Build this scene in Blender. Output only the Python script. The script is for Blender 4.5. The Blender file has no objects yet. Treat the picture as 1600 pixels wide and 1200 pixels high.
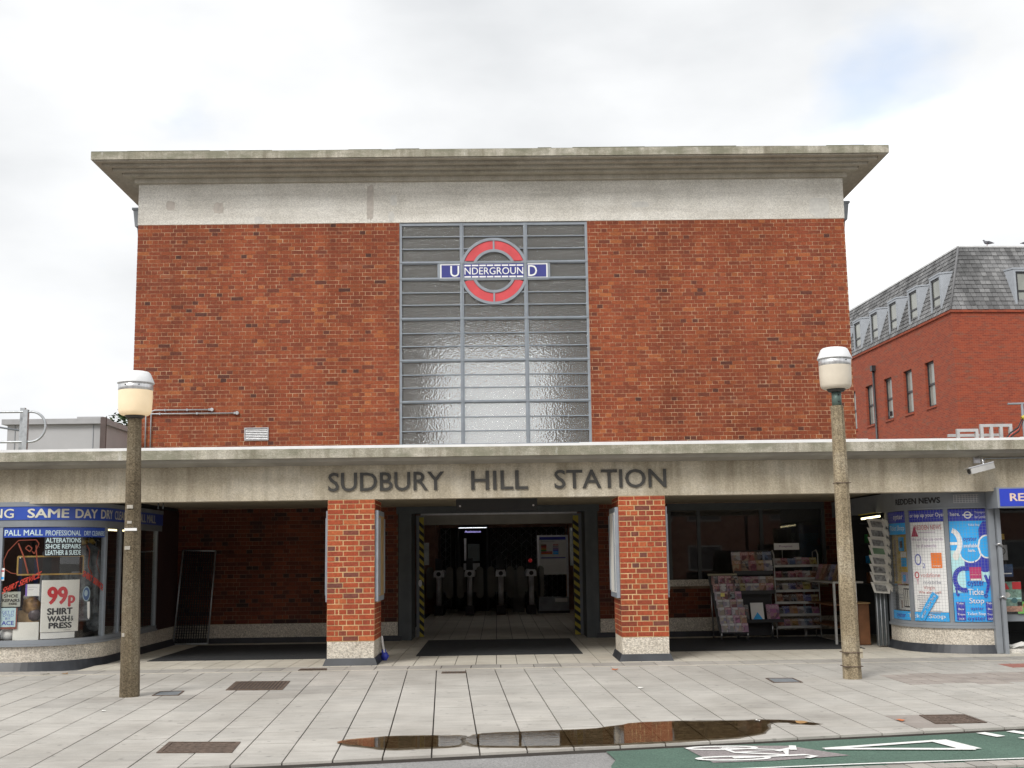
import bpy, math, random
from mathutils import Vector, Matrix
R = math.radians
random.seed(11)
S = bpy.context.scene
C = S.collection

# ------------------------------------------------------------------ camera, sky, sun, exposure
EYE = 1.46
cd = bpy.data.cameras.new('camera'); cam = bpy.data.objects.new('camera', cd); C.objects.link(cam)
cd.sensor_width = 36.0; cd.lens = 36.0 * 1850 / 1600; cd.clip_start = 0.1; cd.clip_end = 3000
pitch, yaw, roll = R(8.262), R(0.8506), R(0.8)
fw = Vector((math.sin(yaw)*math.cos(pitch), math.cos(yaw)*math.cos(pitch), math.sin(pitch)))
r0 = Vector((math.cos(yaw), -math.sin(yaw), 0)); u0 = r0.cross(fw)
rt = r0*math.cos(roll) - u0*math.sin(roll); up = r0*math.sin(roll) + u0*math.cos(roll)
mw = Matrix((rt, up, -fw)).transposed().to_4x4(); mw.translation = (0, 0, EYE)
cam.matrix_world = mw
S.camera = cam
S.view_settings.view_transform = 'Standard'; S.view_settings.look = 'None'
S.view_settings.gamma = 1.0; S.view_settings.use_curve_mapping = False
S.view_settings.exposure = 0.74
S.render.engine = 'CYCLES'
S.cycles.use_denoising = True
S.cycles.max_bounces = 8; S.cycles.transparent_max_bounces = 16
S.cycles.caustics_refractive = True; S.cycles.sample_clamp_indirect = 6.0

SUN_EL, SUN_AZ = 42, 215          # degrees; azimuth clockwise from +Y (behind the camera, to the left)
W = bpy.data.worlds.new('World'); S.world = W; W.use_nodes = True
def world():
    nt = W.node_tree; n = nt.nodes; l = nt.links; n.clear()
    out = n.new('ShaderNodeOutputWorld')
    sky = n.new('ShaderNodeTexSky'); sky.sky_type = 'NISHITA'; sky.sun_disc = False
    sky.sun_elevation = R(SUN_EL); sky.sun_rotation = R(SUN_AZ)
    b1 = n.new('ShaderNodeBackground'); b1.inputs[1].default_value = 0.15; l.new(sky.outputs[0], b1.inputs[0])
    tc = n.new('ShaderNodeTexCoord')
    mp = n.new('ShaderNodeMapping'); mp.inputs['Scale'].default_value = (1, 1, 2.2); mp.inputs['Location'].default_value = (3.1, 0.9, 1.3)
    l.new(tc.outputs['Generated'], mp.inputs[0])
    ns = n.new('ShaderNodeTexNoise'); ns.inputs['Scale'].default_value = 2.3; ns.inputs['Detail'].default_value = 6; ns.inputs['Roughness'].default_value = 0.5
    l.new(mp.outputs[0], ns.inputs['Vector'])
    rp = n.new('ShaderNodeValToRGB'); e = rp.color_ramp.elements
    e[0].position = 0.36; e[0].color = (0.47, 0.482, 0.495, 1); e[1].position = 0.66; e[1].color = (0.90, 0.90, 0.90, 1)
    m_ = rp.color_ramp.elements.new(0.54); m_.color = (0.60, 0.608, 0.616, 1)
    l.new(ns.outputs[0], rp.inputs[0])
    b2 = n.new('ShaderNodeBackground'); b2.inputs[1].default_value = 1.0; l.new(rp.outputs[0], b2.inputs[0])
    # gaps in the cloud: a noise field plus one larger opening
    mp2 = n.new('ShaderNodeMapping'); mp2.inputs['Scale'].default_value = (1, 1, 1.6); mp2.inputs['Location'].default_value = (7.7, 2.1, 0.2)
    l.new(tc.outputs['Generated'], mp2.inputs[0])
    n2 = n.new('ShaderNodeTexNoise'); n2.inputs['Scale'].default_value = 6.0; n2.inputs['Detail'].default_value = 5
    l.new(mp2.outputs[0], n2.inputs['Vector'])
    gapdir = (fw*1850 + rt*560 + up*490).normalized()
    dt = n.new('ShaderNodeVectorMath'); dt.operation = 'DISTANCE'; dt.inputs[1].default_value = gapdir
    l.new(tc.outputs['Generated'], dt.inputs[0])
    mr = n.new('ShaderNodeMapRange'); mr.inputs[1].default_value = 0.02; mr.inputs[2].default_value = 0.12; mr.inputs[3].default_value = 0.33; mr.inputs[4].default_value = 0.0
    l.new(dt.outputs['Value'], mr.inputs[0])
    ad = n.new('ShaderNodeMath'); ad.operation = 'ADD'; l.new(mr.outputs[0], ad.inputs[0]); l.new(n2.outputs[0], ad.inputs[1])
    mr2 = n.new('ShaderNodeMapRange'); mr2.inputs[1].default_value = 0.66; mr2.inputs[2].default_value = 0.9; mr2.inputs[3].default_value = 0.0; mr2.inputs[4].default_value = 0.42
    l.new(ad.outputs[0], mr2.inputs[0])
    mx = n.new('ShaderNodeMixShader'); l.new(mr2.outputs[0], mx.inputs[0]); l.new(b2.outputs[0], mx.inputs[1]); l.new(b1.outputs[0], mx.inputs[2])
    l.new(mx.outputs[0], out.inputs[0])
world()
sd = bpy.data.lights.new('sun', 'SUN'); sd.energy = 1.5; sd.angle = R(22); sd.color = (1.0, 0.965, 0.91)
sun = bpy.data.objects.new('sun', sd); C.objects.link(sun)
sdir = Vector((math.sin(R(SUN_AZ))*math.cos(R(SUN_EL)), math.cos(R(SUN_AZ))*math.cos(R(SUN_EL)), math.sin(R(SUN_EL))))
sun.rotation_euler = sdir.to_track_quat('Z', 'Y').to_euler(); sun.location = (0, 0, 30)

# ------------------------------------------------------------------ lettering, made first while the scene is still empty
TXT = {}
def text(s, bold=0.0, solid=False):
    """flat triangulated lettering scaled to a unit box; returns (verts, faces, width/height)"""
    k = (s, bold)
    if k in TXT: return TXT[k]
    cu = bpy.data.curves.new('lettering', 'FONT'); cu.body = s; cu.offset = bold if solid else 0.0; cu.resolution_u = 3; cu.fill_mode = 'FRONT'
    o = bpy.data.objects.new('lettering', cu); C.objects.link(o)
    dg = bpy.context.evaluated_depsgraph_get(); dg.update()
    me = bpy.data.meshes.new_from_object(o.evaluated_get(dg))
    vs = [(v.co.x, v.co.y) for v in me.vertices]; fs = [tuple(p.vertices) for p in me.polygons]
    bpy.data.meshes.remove(me); bpy.data.objects.remove(o); bpy.data.curves.remove(cu)
    vs = [(x, y, 0) for x, y in vs]
    if bold and not solid:                       # heavier weight: the outline laid over itself with small shifts, each copy a hair prouder
        base, bf, n = vs, fs, len(vs); vs, fs = [], []
        for q, (dx, dy) in enumerate(((-bold, 0), (bold, 0), (0, bold*.7), (0, -bold*.7), (-bold*.5, -bold*.5), (bold*.5, bold*.5))):
            vs += [(x+dx, y+dy, q) for x, y, _ in base]; fs += [tuple(i+q*n for i in f) for f in bf]
    x0 = min(v[0] for v in vs); x1 = max(v[0] for v in vs); y0 = min(v[1] for v in vs); y1 = max(v[1] for v in vs)
    vs = [((x-x0)/(x1-x0), (y-y0)/(y1-y0), k) for x, y, k in vs]
    TXT[k] = (vs, fs, (x1-x0)/(y1-y0)); return TXT[k]
for s_, b_ in [('SUDBURY', .009), ('HILL', .009), ('STATION', .009), ('U', .01), ('D', .01), ('NDERGROUN', .006), ('SAME', .03), ('DAY', .03), ('DRY', .025),
               ('CLEANING', .015), ('CLEANERS', .015), ('PALL MALL', .02), ('PROFESSIONAL', .015), ('DRY CLEANERS', .01), ('ALTERATIONS', .03), ('SHOE REPAIRS', .03),
               ('LEATHER & SUEDE', .03), ('SHIRT SERVICE', .03), ('99', .05), ('p', .05), ('SHIRT', .05), ('WASH', .05), ('&', .01), ('PRESS', .05), ('SHOE', .02),
               ('REPAIRS', .03), ('HERE', .03), ('GET IT', 0.), ('DYED', 0.), ('BY', 0.), ('ACE', .02), ('REDDEN NEWS', .04), ('REDDEN NEWS', .02), ('RE', .03), ('DDEN NEWS', .03), ('oyster', .01),
               ('or top up your Oyster here.', .01), ('Transport', 0.), ('for London', 0.), ('We sell Top Up cards', 0.), ('for all networks', 0.), ('O', .0), ('2', .0),
               ('vodafone', .0), ('T', .0), ('mobile', .0), ('Virgin', .0), ('We also sell', .01), ('Ticket Stop', .008), ('oyster Ticket Stop', .02), ('Ticke', .01), ('Stop', .008),
               ('available', .02), ('here.', .02), ('y', .04), ('e', .06), ('t', .04), ('o', .04), ('Tube', .01), ('Bus', .01), ('Tram', .01), ('DLR', .01), ('Assistance', .02), ('orange', .0),
               ('Proxpress', .01), ('Service information', .0), ('NG', .02), ('Ticket Shop', .0)]:
    text(s_, b_, s_ in ('SUDBURY', 'HILL', 'STATION'))

# ------------------------------------------------------------------ materials
def new_mat(name):
    m = bpy.data.materials.new(name); m.use_nodes = True
    nt = m.node_tree; nt.nodes.clear()
    out = nt.nodes.new('ShaderNodeOutputMaterial'); return m, nt, out
def node(nt, t, **kw):
    n = nt.nodes.new(t)
    for k, v in kw.items(): setattr(n, k, v)
    return n
def noise(nt, vec, scale, detail=4, rough=.55):
    n = node(nt, 'ShaderNodeTexNoise'); n.inputs['Scale'].default_value = scale; n.inputs['Detail'].default_value = detail; n.inputs['Roughness'].default_value = rough
    nt.links.new(vec, n.inputs['Vector']); return n.outputs[0]
def ramp(nt, fac, stops):
    r = node(nt, 'ShaderNodeValToRGB'); els = r.color_ramp.elements
    while len(els) < len(stops): els.new(0.5)
    for e, (p, c) in zip(els, stops): e.position = p; e.color = (*c, 1) if len(c) == 3 else c
    nt.links.new(fac, r.inputs[0]); return r.outputs[0]
def mixc(nt, fac, a, b, mode='MIX'):
    m = node(nt, 'ShaderNodeMix', data_type='RGBA', blend_type=mode)
    for sock, v in ((m.inputs[0], fac), (m.inputs[6], a), (m.inputs[7], b)):
        if hasattr(v, 'default_value') or hasattr(v, 'links'): nt.links.new(v, sock)
        elif isinstance(v, (int, float)): sock.default_value = v
        else: sock.default_value = (*v, 1)
    return m.outputs[2]
def pos(nt, scale=None):
    g = node(nt, 'ShaderNodeNewGeometry')
    if scale is None: return g.outputs['Position']
    m = node(nt, 'ShaderNodeMapping'); m.inputs['Scale'].default_value = scale; nt.links.new(g.outputs['Position'], m.inputs[0]); return m.outputs[0]
def rnd(nt):
    """one random value per separate piece, whether it is an object or an island of a joined mesh"""
    g = node(nt, 'ShaderNodeNewGeometry'); o = node(nt, 'ShaderNodeObjectInfo')
    a = node(nt, 'ShaderNodeMath', operation='ADD'); nt.links.new(g.outputs['Random Per Island'], a.inputs[0]); nt.links.new(o.outputs['Random'], a.inputs[1])
    f = node(nt, 'ShaderNodeMath', operation='FRACT'); nt.links.new(a.outputs[0], f.inputs[0]); return f.outputs[0]
def finish(nt, out, col, rough=.7, metal=0., bump=None, bstr=.3, bdist=.01, spec=.5, coat=0.):
    p = node(nt, 'ShaderNodeBsdfPrincipled')
    if isinstance(col, tuple): p.inputs['Base Color'].default_value = (*col, 1)
    else: nt.links.new(col, p.inputs['Base Color'])
    if isinstance(rough, (int, float)): p.inputs['Roughness'].default_value = rough
    else: nt.links.new(rough, p.inputs['Roughness'])
    p.inputs['Metallic'].default_value = metal; p.inputs['Specular IOR Level'].default_value = spec; p.inputs['Coat Weight'].default_value = coat
    if bump is not None:
        b = node(nt, 'ShaderNodeBump'); b.inputs['Strength'].default_value = bstr; b.inputs['Distance'].default_value = bdist
        nt.links.new(bump, b.inputs['Height']); nt.links.new(b.outputs[0], p.inputs['Normal'])
    nt.links.new(p.outputs[0], out.inputs[0]); return p
MATS = {}
def plain(name, col, rough=.6, metal=0., var=.18, scale=5., bump=.0, bscale=80, piece=0., spec=.5):
    if name in MATS: return MATS[name]
    m, nt, out = new_mat(name)
    f = noise(nt, pos(nt), scale, 5)
    lo = tuple(c*(1-var) for c in col); hi = tuple(min(1, c*(1+var)) for c in col)
    c = ramp(nt, f, [(.3, lo), (.7, hi)])
    if piece:
        v = ramp(nt, rnd(nt), [(0, (1-piece,)*3), (1, (1+piece,)*3)]); c = mixc(nt, 1.0, c, v, 'MULTIPLY')
    finish(nt, out, c, rough, metal, noise(nt, pos(nt), bscale, 3) if bump else None, bump, .01, spec)
    MATS[name] = m; return m
def emis(name, col, strength):
    m, nt, out = new_mat(name)
    e = node(nt, 'ShaderNodeEmission'); e.inputs[0].default_value = (*col, 1); e.inputs[1].default_value = strength
    nt.links.new(e.outputs[0], out.inputs[0]); MATS[name] = m; return m

def brick_mat(name, stops, stain=.45, efflo=0., runs=False):
    m, nt, out = new_mat(name)
    c = ramp(nt, rnd(nt), stops)
    g = noise(nt, pos(nt), 38, 4)
    c = mixc(nt, 1.0, c, ramp(nt, g, [(.3, (.74,)*3), (.7, (1.2,)*3)]), 'MULTIPLY')
    b = noise(nt, pos(nt, (1, 1, .55)), .75, 5, .6)
    c = mixc(nt, 1.0, c, ramp(nt, b, [(.33, (1-stain,)*3), (.58, (1.06,)*3)]), 'MULTIPLY')
    if runs:                                     # soot and run-off: long upright streaks and a broad grime pattern
        w = noise(nt, pos(nt, (1.6, 1, .13)), 1.7, 6, .6); c = mixc(nt, .34, c, ramp(nt, w, [(.36, (.50, .47, .46)), (.56, (1.06,)*3)]), 'MULTIPLY')
    if efflo:
        e2 = noise(nt, pos(nt, (.5, .5, 1.6)), 1.9, 8, .68)
        c = mixc(nt, ramp(nt, e2, [(.62, (0, 0, 0)), (.76, (efflo,)*3)]), c, (.42, .33, .28))
    finish(nt, out, c, .82, 0, noise(nt, pos(nt), 150, 4), .35, .006, .3)
    MATS[name] = m; return m
BR_WALL = brick_mat('red_brick', [(0, (.085, .035, .028)), (.015, (.14, .045, .03)), (.05, (.205, .055, .029)), (.3, (.25, .061, .029)), (.6, (.275, .068, .030)), (.93, (.315, .084, .034)), (1, (.385, .125, .045))], .20, .16, True)
BR_PIER = brick_mat('orange_brick', [(0, (.14, .055, .045)), (.05, (.20, .06, .04)), (.13, (.29, .062, .032)), (.5, (.34, .066, .029)), (.85, (.375, .080, .033)), (1, (.44, .12, .045))], .22)
BR_REAR = brick_mat('shaded_red_brick', [(0, (.04, .024, .022)), (.06, (.07, .03, .026)), (.2, (.13, .035, .022)), (.6, (.165, .042, .024)), (1, (.22, .06, .028))], .3)  # wall brick darkened: shade of the canopy recess put into the colour
def mortar(name, stops, scale):
    m, nt, out = new_mat(name); finish(nt, out, ramp(nt, noise(nt, pos(nt, (1, 1, 1.8)), scale, 6, .7), stops), .95, 0, noise(nt, pos(nt), 200, 3), .4, .004, .2); MATS[name] = m; return m
MO_WALL = mortar('mortar_weathered', [(.34, (.20, .08, .045)), (.47, (.36, .18, .105)), (.60, (.54, .35, .22)), (.74, (.70, .52, .37))], 4.5)
MO_REAR = mortar('mortar_shaded', [(.35, (.12, .075, .05)), (.65, (.26, .18, .12))], 2.0)  # darker mortar for the recess, its shade painted into the colour
MO_PIER = plain('mortar_fresh', (.58, .40, .21), .95, var=.25, scale=3, bump=.4, bscale=200)

def far_brick():
    m, nt, out = new_mat('far_brick'); 
    tc = node(nt, 'ShaderNodeTexCoord'); sp = node(nt, 'ShaderNodeSeparateXYZ'); nt.links.new(tc.outputs['Object'], sp.inputs[0])
    a = node(nt, 'ShaderNodeMath', operation='ADD'); nt.links.new(sp.outputs[0], a.inputs[0]); nt.links.new(sp.outputs[1], a.inputs[1])
    cb = node(nt, 'ShaderNodeCombineXYZ'); nt.links.new(a.outputs[0], cb.inputs[0]); nt.links.new(sp.outputs[2], cb.inputs[1])
    br = node(nt, 'ShaderNodeTexBrick'); nt.links.new(cb.outputs[0], br.inputs['Vector'])
    br.inputs['Scale'].default_value = 1; br.inputs['Brick Width'].default_value = .225; br.inputs['Row Height'].default_value = .075; br.inputs['Mortar Size'].default_value = .006
    br.inputs['Color1'].default_value = (.35, .074, .036, 1); br.inputs['Color2'].default_value = (.24, .052, .031, 1); br.inputs['Mortar'].default_value = (.34, .12, .07, 1)
    mpn = node(nt, 'ShaderNodeMapping'); mpn.inputs['Scale'].default_value = (1.2, 5.5, 1); nt.links.new(cb.outputs[0], mpn.inputs[0])
    c = mixc(nt, ramp(nt, noise(nt, mpn.outputs[0], .9, 8, .72), [(.52, (0, 0, 0)), (.68, (.75,)*3)]), br.outputs[0], (.17, .105, .075))
    finish(nt, out, c, .85, 0, br.outputs['Fac'], .3, .004, .3); MATS['far_brick'] = m; return m
FAR_BRICK = far_brick()

def concrete(name, base, lo, hi, speck=.5, streak=.5, sscale=130, lichen=None, bump=.5, sdir=(5.0, 5.0, .35)):
    m, nt, out = new_mat(name)
    n1 = noise(nt, pos(nt), 1.4, 7, .62)
    c = ramp(nt, n1, [(.3, lo), (.5, base), (.72, hi)])
    st = noise(nt, pos(nt, sdir), 1.5, 6, .65)
    c = mixc(nt, streak, c, ramp(nt, st, [(.34, (.52, .49, .44)), (.6, (1.05, 1.04, 1.02))]), 'MULTIPLY')
    v = node(nt, 'ShaderNodeTexVoronoi'); v.inputs['Scale'].default_value = sscale; nt.links.new(pos(nt), v.inputs['Vector'])
    sp = node(nt, 'ShaderNodeSeparateColor'); nt.links.new(v.outputs['Color'], sp.inputs[0])
    c = mixc(nt, speck, c, ramp(nt, sp.outputs[0], [(0, (.55, .50, .42)), (.5, (1.0, .97, .92)), (1, (1.5, 1.45, 1.35))]), 'MULTIPLY')
    if lichen:
        l2 = noise(nt, pos(nt, (.9, .9, 2.2)), 2.6, 8, .7)
        c = mixc(nt, ramp(nt, l2, [(.42, (0, 0, 0)), (.6, (.85,)*3)]), c, lichen)
        l3 = noise(nt, pos(nt, (1.3, 1, .5)), 3.7, 6, .6)
        c = mixc(nt, ramp(nt, l3, [(.62, (0, 0, 0)), (.72, (.7,)*3)]), c, (.62, .61, .57))
    finish(nt, out, c, .9, 0, v.outputs['Distance'], bump, .008, .25)
    MATS[name] = m; return m
CO_BEAM = concrete('beam_concrete', (.48, .43, .34), (.38, .34, .265), (.60, .56, .48), .30, .55, 75)
CO_BAND = concrete('pale_concrete', (.70, .685, .65), (.60, .585, .55), (.77, .76, .73), .36, .32, 70, None, .5, (.3, .3, 4.5))
CO_EDGE = concrete('weathered_concrete', (.46, .44, .38), (.33, .315, .255), (.58, .56, .51), .4, .8, 100, (.23, .225, .165))
CO_SOFF = concrete('soffit_concrete', (.46, .43, .375), (.37, .34, .29), (.51, .49, .44), .3, .3, 100)
CO_COVE = plain('cove_render', (.30, .285, .25), .9, var=.2, scale=2.5)
CO_POST = concrete('pebble_concrete', (.165, .138, .098), (.115, .094, .066), (.23, .205, .16), .85, .6, 95, None, .9)
CO_POST2 = concrete('tan_pebble_concrete', (.34, .29, .21), (.24, .20, .14), (.46, .42, .35), .85, .6, 95, None, .9)
CO_PLINTH = concrete('plinth_aggregate', (.62, .585, .53), (.54, .50, .45), (.69, .66, .60), .7, .2, 70, None, .8)
SKIRT = plain('black_skirting', (.035, .038, .045), .45, var=.35, scale=4)
CEIL = plain('ceiling_paint', (.40, .34, .24), .9, var=.08)
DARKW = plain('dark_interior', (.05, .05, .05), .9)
LEAD = plain('white_capping', (.80, .80, .80), .5, var=.06)

def slab_mat(name, base, var, piece, streak=.25):
    m, nt, out = new_mat(name)
    c = ramp(nt, noise(nt, pos(nt), 2.2, 8, .65), [(.3, tuple(x*(1-var) for x in base)), (.7, tuple(x*(1+var) for x in base))])
    c = mixc(nt, 1.0, c, ramp(nt, rnd(nt), [(0, (1-piece,)*3), (1, (1+piece, 1+piece*.9, 1+piece*.8))]), 'MULTIPLY')
    d = noise(nt, pos(nt, (1.1, 5.0, 1)), 2.3, 8, .7)
    c = mixc(nt, streak, c, ramp(nt, d, [(.35, (.55, .53, .52)), (.62, (1.08,)*3)]), 'MULTIPLY')
    g = noise(nt, pos(nt), 9, 2, .4)
    c = mixc(nt, ramp(nt, g, [(.69, (0, 0, 0)), (.75, (.5,)*3)]), c, tuple(x*.45 for x in base))
    vg = node(nt, 'ShaderNodeTexVoronoi'); vg.inputs['Scale'].default_value = 3.2; nt.links.new(pos(nt, (1, 1, 0)), vg.inputs['Vector'])       # trodden gum
    c = mixc(nt, ramp(nt, vg.outputs['Distance'], [(.055, (.6,)*3), (.075, (0, 0, 0))]), c, tuple(x*.42 for x in base))
    ws = noise(nt, pos(nt, (.25, 1.4, 0)), 1.1, 5, .6); c = mixc(nt, ramp(nt, ws, [(.55, (0, 0, 0)), (.7, (.35,)*3)]), c, tuple(min(1, x*1.25) for x in base))
    wd = noise(nt, pos(nt, (.6, .6, 0)), .9, 6, .65); c = mixc(nt, .6, c, ramp(nt, wd, [(.34, (.72, .70, .68)), (.55, (1.03,)*3)]), 'MULTIPLY')
    h = noise(nt, pos(nt), 160, 3)
    c = mixc(nt, .35, c, ramp(nt, h, [(.3, (.7,)*3), (.7, (1.25,)*3)]), 'MULTIPLY')
    finish(nt, out, c, .8, 0, h, .25, .004, .35); MATS[name] = m; return m
SLAB = slab_mat('paving_stone', (.455, .435, .40), .09, .05, .28)
CHAN = slab_mat('channel_stone', (.41, .39, .36), .12, .12)
BAND = slab_mat('brownish_sett', (.36, .32, .29), .12, .10)
RED_P = slab_mat('red_paver', (.36, .16, .13), .12, .10)
TILE = slab_mat('cream_tile', (.58, .545, .47), .06, .05, .2)
BED = plain('joint_sand', (.07, .062, .055), .95)
GROUND = plain('far_ground', (.16, .155, .145), .95)

def asphalt(name, col, grain=.5):
    m, nt, out = new_mat(name)
    c = ramp(nt, noise(nt, pos(nt), 1.3, 7, .65), [(.3, tuple(x*.85 for x in col)), (.7, tuple(x*1.12 for x in col))])
    v = node(nt, 'ShaderNodeTexVoronoi'); v.inputs['Scale'].default_value = 110; nt.links.new(pos(nt), v.inputs['Vector'])
    sp = node(nt, 'ShaderNodeSeparateColor'); nt.links.new(v.outputs['Color'], sp.inputs[0])
    c = mixc(nt, grain, c, ramp(nt, sp.outputs[0], [(0, (.55,)*3), (1, (1.5,)*3)]), 'MULTIPLY')
    finish(nt, out, c, .85, 0, v.outputs['Distance'], .6, .006, .35); MATS[name] = m; return m
ASPH = asphalt('worn_asphalt', (.27, .265, .26))
GREEN = asphalt('green_surfacing', (.085, .145, .112))
PATCHY = asphalt('bare_asphalt', (.27, .24, .24))
def road_paint(name='road_paint'):
    m, nt, out = new_mat(name)
    c = ramp(nt, noise(nt, pos(nt), 45, 5, .7), [(.30, (.42, .42, .40)), (.45, (.80, .80, .78))])
    finish(nt, out, c, .7, 0, noise(nt, pos(nt), 90, 3), .3, .004); MATS[name] = m; return m
PAINT = road_paint()

def glass(name, tint=.9, rough=.0, ior=1.5, hue=(1, 1, .99)):
    """thin flat pane: reflects by angle, otherwise lets light straight through"""
    m, nt, out = new_mat(name)
    fr = node(nt, 'ShaderNodeFresnel'); gm = node(nt, 'ShaderNodeNewGeometry'); mi_ = node(nt, 'ShaderNodeMapRange')
    mi_.inputs[3].default_value = ior; mi_.inputs[4].default_value = 1/ior; nt.links.new(gm.outputs['Backfacing'], mi_.inputs[0]); nt.links.new(mi_.outputs[0], fr.inputs[0])
    t = node(nt, 'ShaderNodeBsdfTransparent'); t.inputs[0].default_value = (tint*hue[0], tint*hue[1], tint*hue[2], 1)
    g = node(nt, 'ShaderNodeBsdfGlossy'); g.inputs[0].default_value = (.9, .9, .9, 1); g.inputs['Roughness'].default_value = rough
    mx = node(nt, 'ShaderNodeMixShader'); nt.links.new(fr.outputs[0], mx.inputs[0]); nt.links.new(t.outputs[0], mx.inputs[1]); nt.links.new(g.outputs[0], mx.inputs[2])
    nt.links.new(mx.outputs[0], out.inputs[0]); MATS[name] = m; return m
GLASS = glass('clear_glass', .95)
def water():
    m, nt, out = new_mat('rain_water'); fr = node(nt, 'ShaderNodeFresnel'); fr.inputs[0].default_value = 1.37
    t = node(nt, 'ShaderNodeBsdfTransparent'); t.inputs[0].default_value = (.84, .72, .55, 1)
    g = node(nt, 'ShaderNodeBsdfGlossy'); g.inputs['Roughness'].default_value = .012
    b = node(nt, 'ShaderNodeBump'); b.inputs['Strength'].default_value = .12; b.inputs['Distance'].default_value = .002; nt.links.new(noise(nt, pos(nt, (1, 2.5, 1)), 9, 3), b.inputs['Height']); nt.links.new(b.outputs[0], g.inputs['Normal'])
    mx = node(nt, 'ShaderNodeMixShader'); nt.links.new(fr.outputs[0], mx.inputs[0]); nt.links.new(t.outputs[0], mx.inputs[1]); nt.links.new(g.outputs[0], mx.inputs[2]); nt.links.new(mx.outputs[0], out.inputs[0]); MATS['rain_water'] = m; return m
WATER = water()
def cast_glass():
    m, nt, out = new_mat('cast_glass')
    mp_ = pos(nt, (1, 1, 1.25))
    v = node(nt, 'ShaderNodeTexVoronoi'); v.feature = 'SMOOTH_F1'; v.inputs['Scale'].default_value = 33; v.inputs['Randomness'].default_value = .6; nt.links.new(mp_, v.inputs['Vector'])
    p = node(nt, 'ShaderNodeBsdfPrincipled'); p.inputs['Base Color'].default_value = (1, 1, 1, 1); p.inputs['Transmission Weight'].default_value = 1
    p.inputs['Roughness'].default_value = .04; p.inputs['IOR'].default_value = 1.5
    b = node(nt, 'ShaderNodeBump'); b.inputs['Strength'].default_value = 1.0; b.inputs['Distance'].default_value = .014
    nt.links.new(v.outputs['Distance'], b.inputs['Height']); nt.links.new(b.outputs[0], p.inputs['Normal'])
    df = node(nt, 'ShaderNodeBsdfDiffuse'); df.inputs[0].default_value = (.86, .85, .81, 1); mx = node(nt, 'ShaderNodeMixShader'); mx.inputs[0].default_value = .075
    nt.links.new(p.outputs[0], mx.inputs[1]); nt.links.new(df.outputs[0], mx.inputs[2]); nt.links.new(mx.outputs[0], out.inputs[0]); MATS['cast_glass'] = m; return m
CAST = cast_glass(); REARG = glass('rear_glass', .995)
STEEL = plain('window_steel', (.27, .30, .34), .5, var=.12, scale=6)
GREYP = plain('grey_paint', (.24, .26, .285), .5, var=.10, scale=3)
DGREY = plain('dark_grey_paint', (.075, .085, .09), .55, var=.15)
LETTER = plain('letter_bronze', (.05, .047, .042), .55, var=.2)
ENRED = plain('red_glass', (.62, .075, .085), .35, var=.1)
ENBLU = plain('blue_enamel', (.045, .05, .24), .35, var=.06)
WHITE = plain('white_enamel', (.84, .84, .83), .45, var=.05)
PAPER = plain('poster_paper', (.80, .79, .75), .7, var=.05)
BLACK = plain('black_plastic', (.02, .02, .022), .5)
ALU = plain('aluminium', (.62, .62, .63), .33, .85, var=.12, scale=14)
GALV = plain('galvanised_steel', (.44, .46, .48), .45, .6, var=.15, scale=20)
RUST = plain('rusty_iron', (.12, .085, .065), .8, .2, var=.4, scale=25, bump=.4)
GRATE = plain('cast_iron', (.10, .088, .08), .75, .3, var=.3, scale=30, bump=.4)
WOOD = plain('pale_wood', (.40, .26, .12), .6, var=.2, scale=9)
BROWN = plain('brown_cabinet', (.22, .095, .04), .55, var=.2, scale=6)
TILE_MAT = plain('rubber_matting', (.028, .03, .033), .9, var=.25, scale=12, bump=.5, bscale=160)
YEL = plain('hazard_yellow', (.55, .46, .06), .6, var=.1)
def shop_blue(): return plain('fascia_blue', (.035, .085, .42), .35, var=.06)
FBLUE = shop_blue()
OYB = plain('print_cyan', (.03, .42, .90), .6, var=.05)
OYN = plain('print_navy', (.035, .045, .42), .6, var=.05)
OYL = plain('print_pale_cyan', (.50, .82, .86), .6, var=.05)
PRED = plain('print_red', (.62, .045, .06), .6, var=.05)
PORANGE = plain('print_orange', (.80, .20, .03), .6, var=.05)
PINK = plain('print_magenta', (.50, .04, .16), .6, var=.05)
INK = plain('print_black', (.03, .03, .035), .6, var=.05)
GREYINK = plain('print_grey', (.35, .35, .40), .6, var=.05)
NEON = plain('orange_film', (.22, .042, .018), .55, var=.2)
REDF = plain('red_film', (.55, .045, .025), .55, var=.1)

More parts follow.
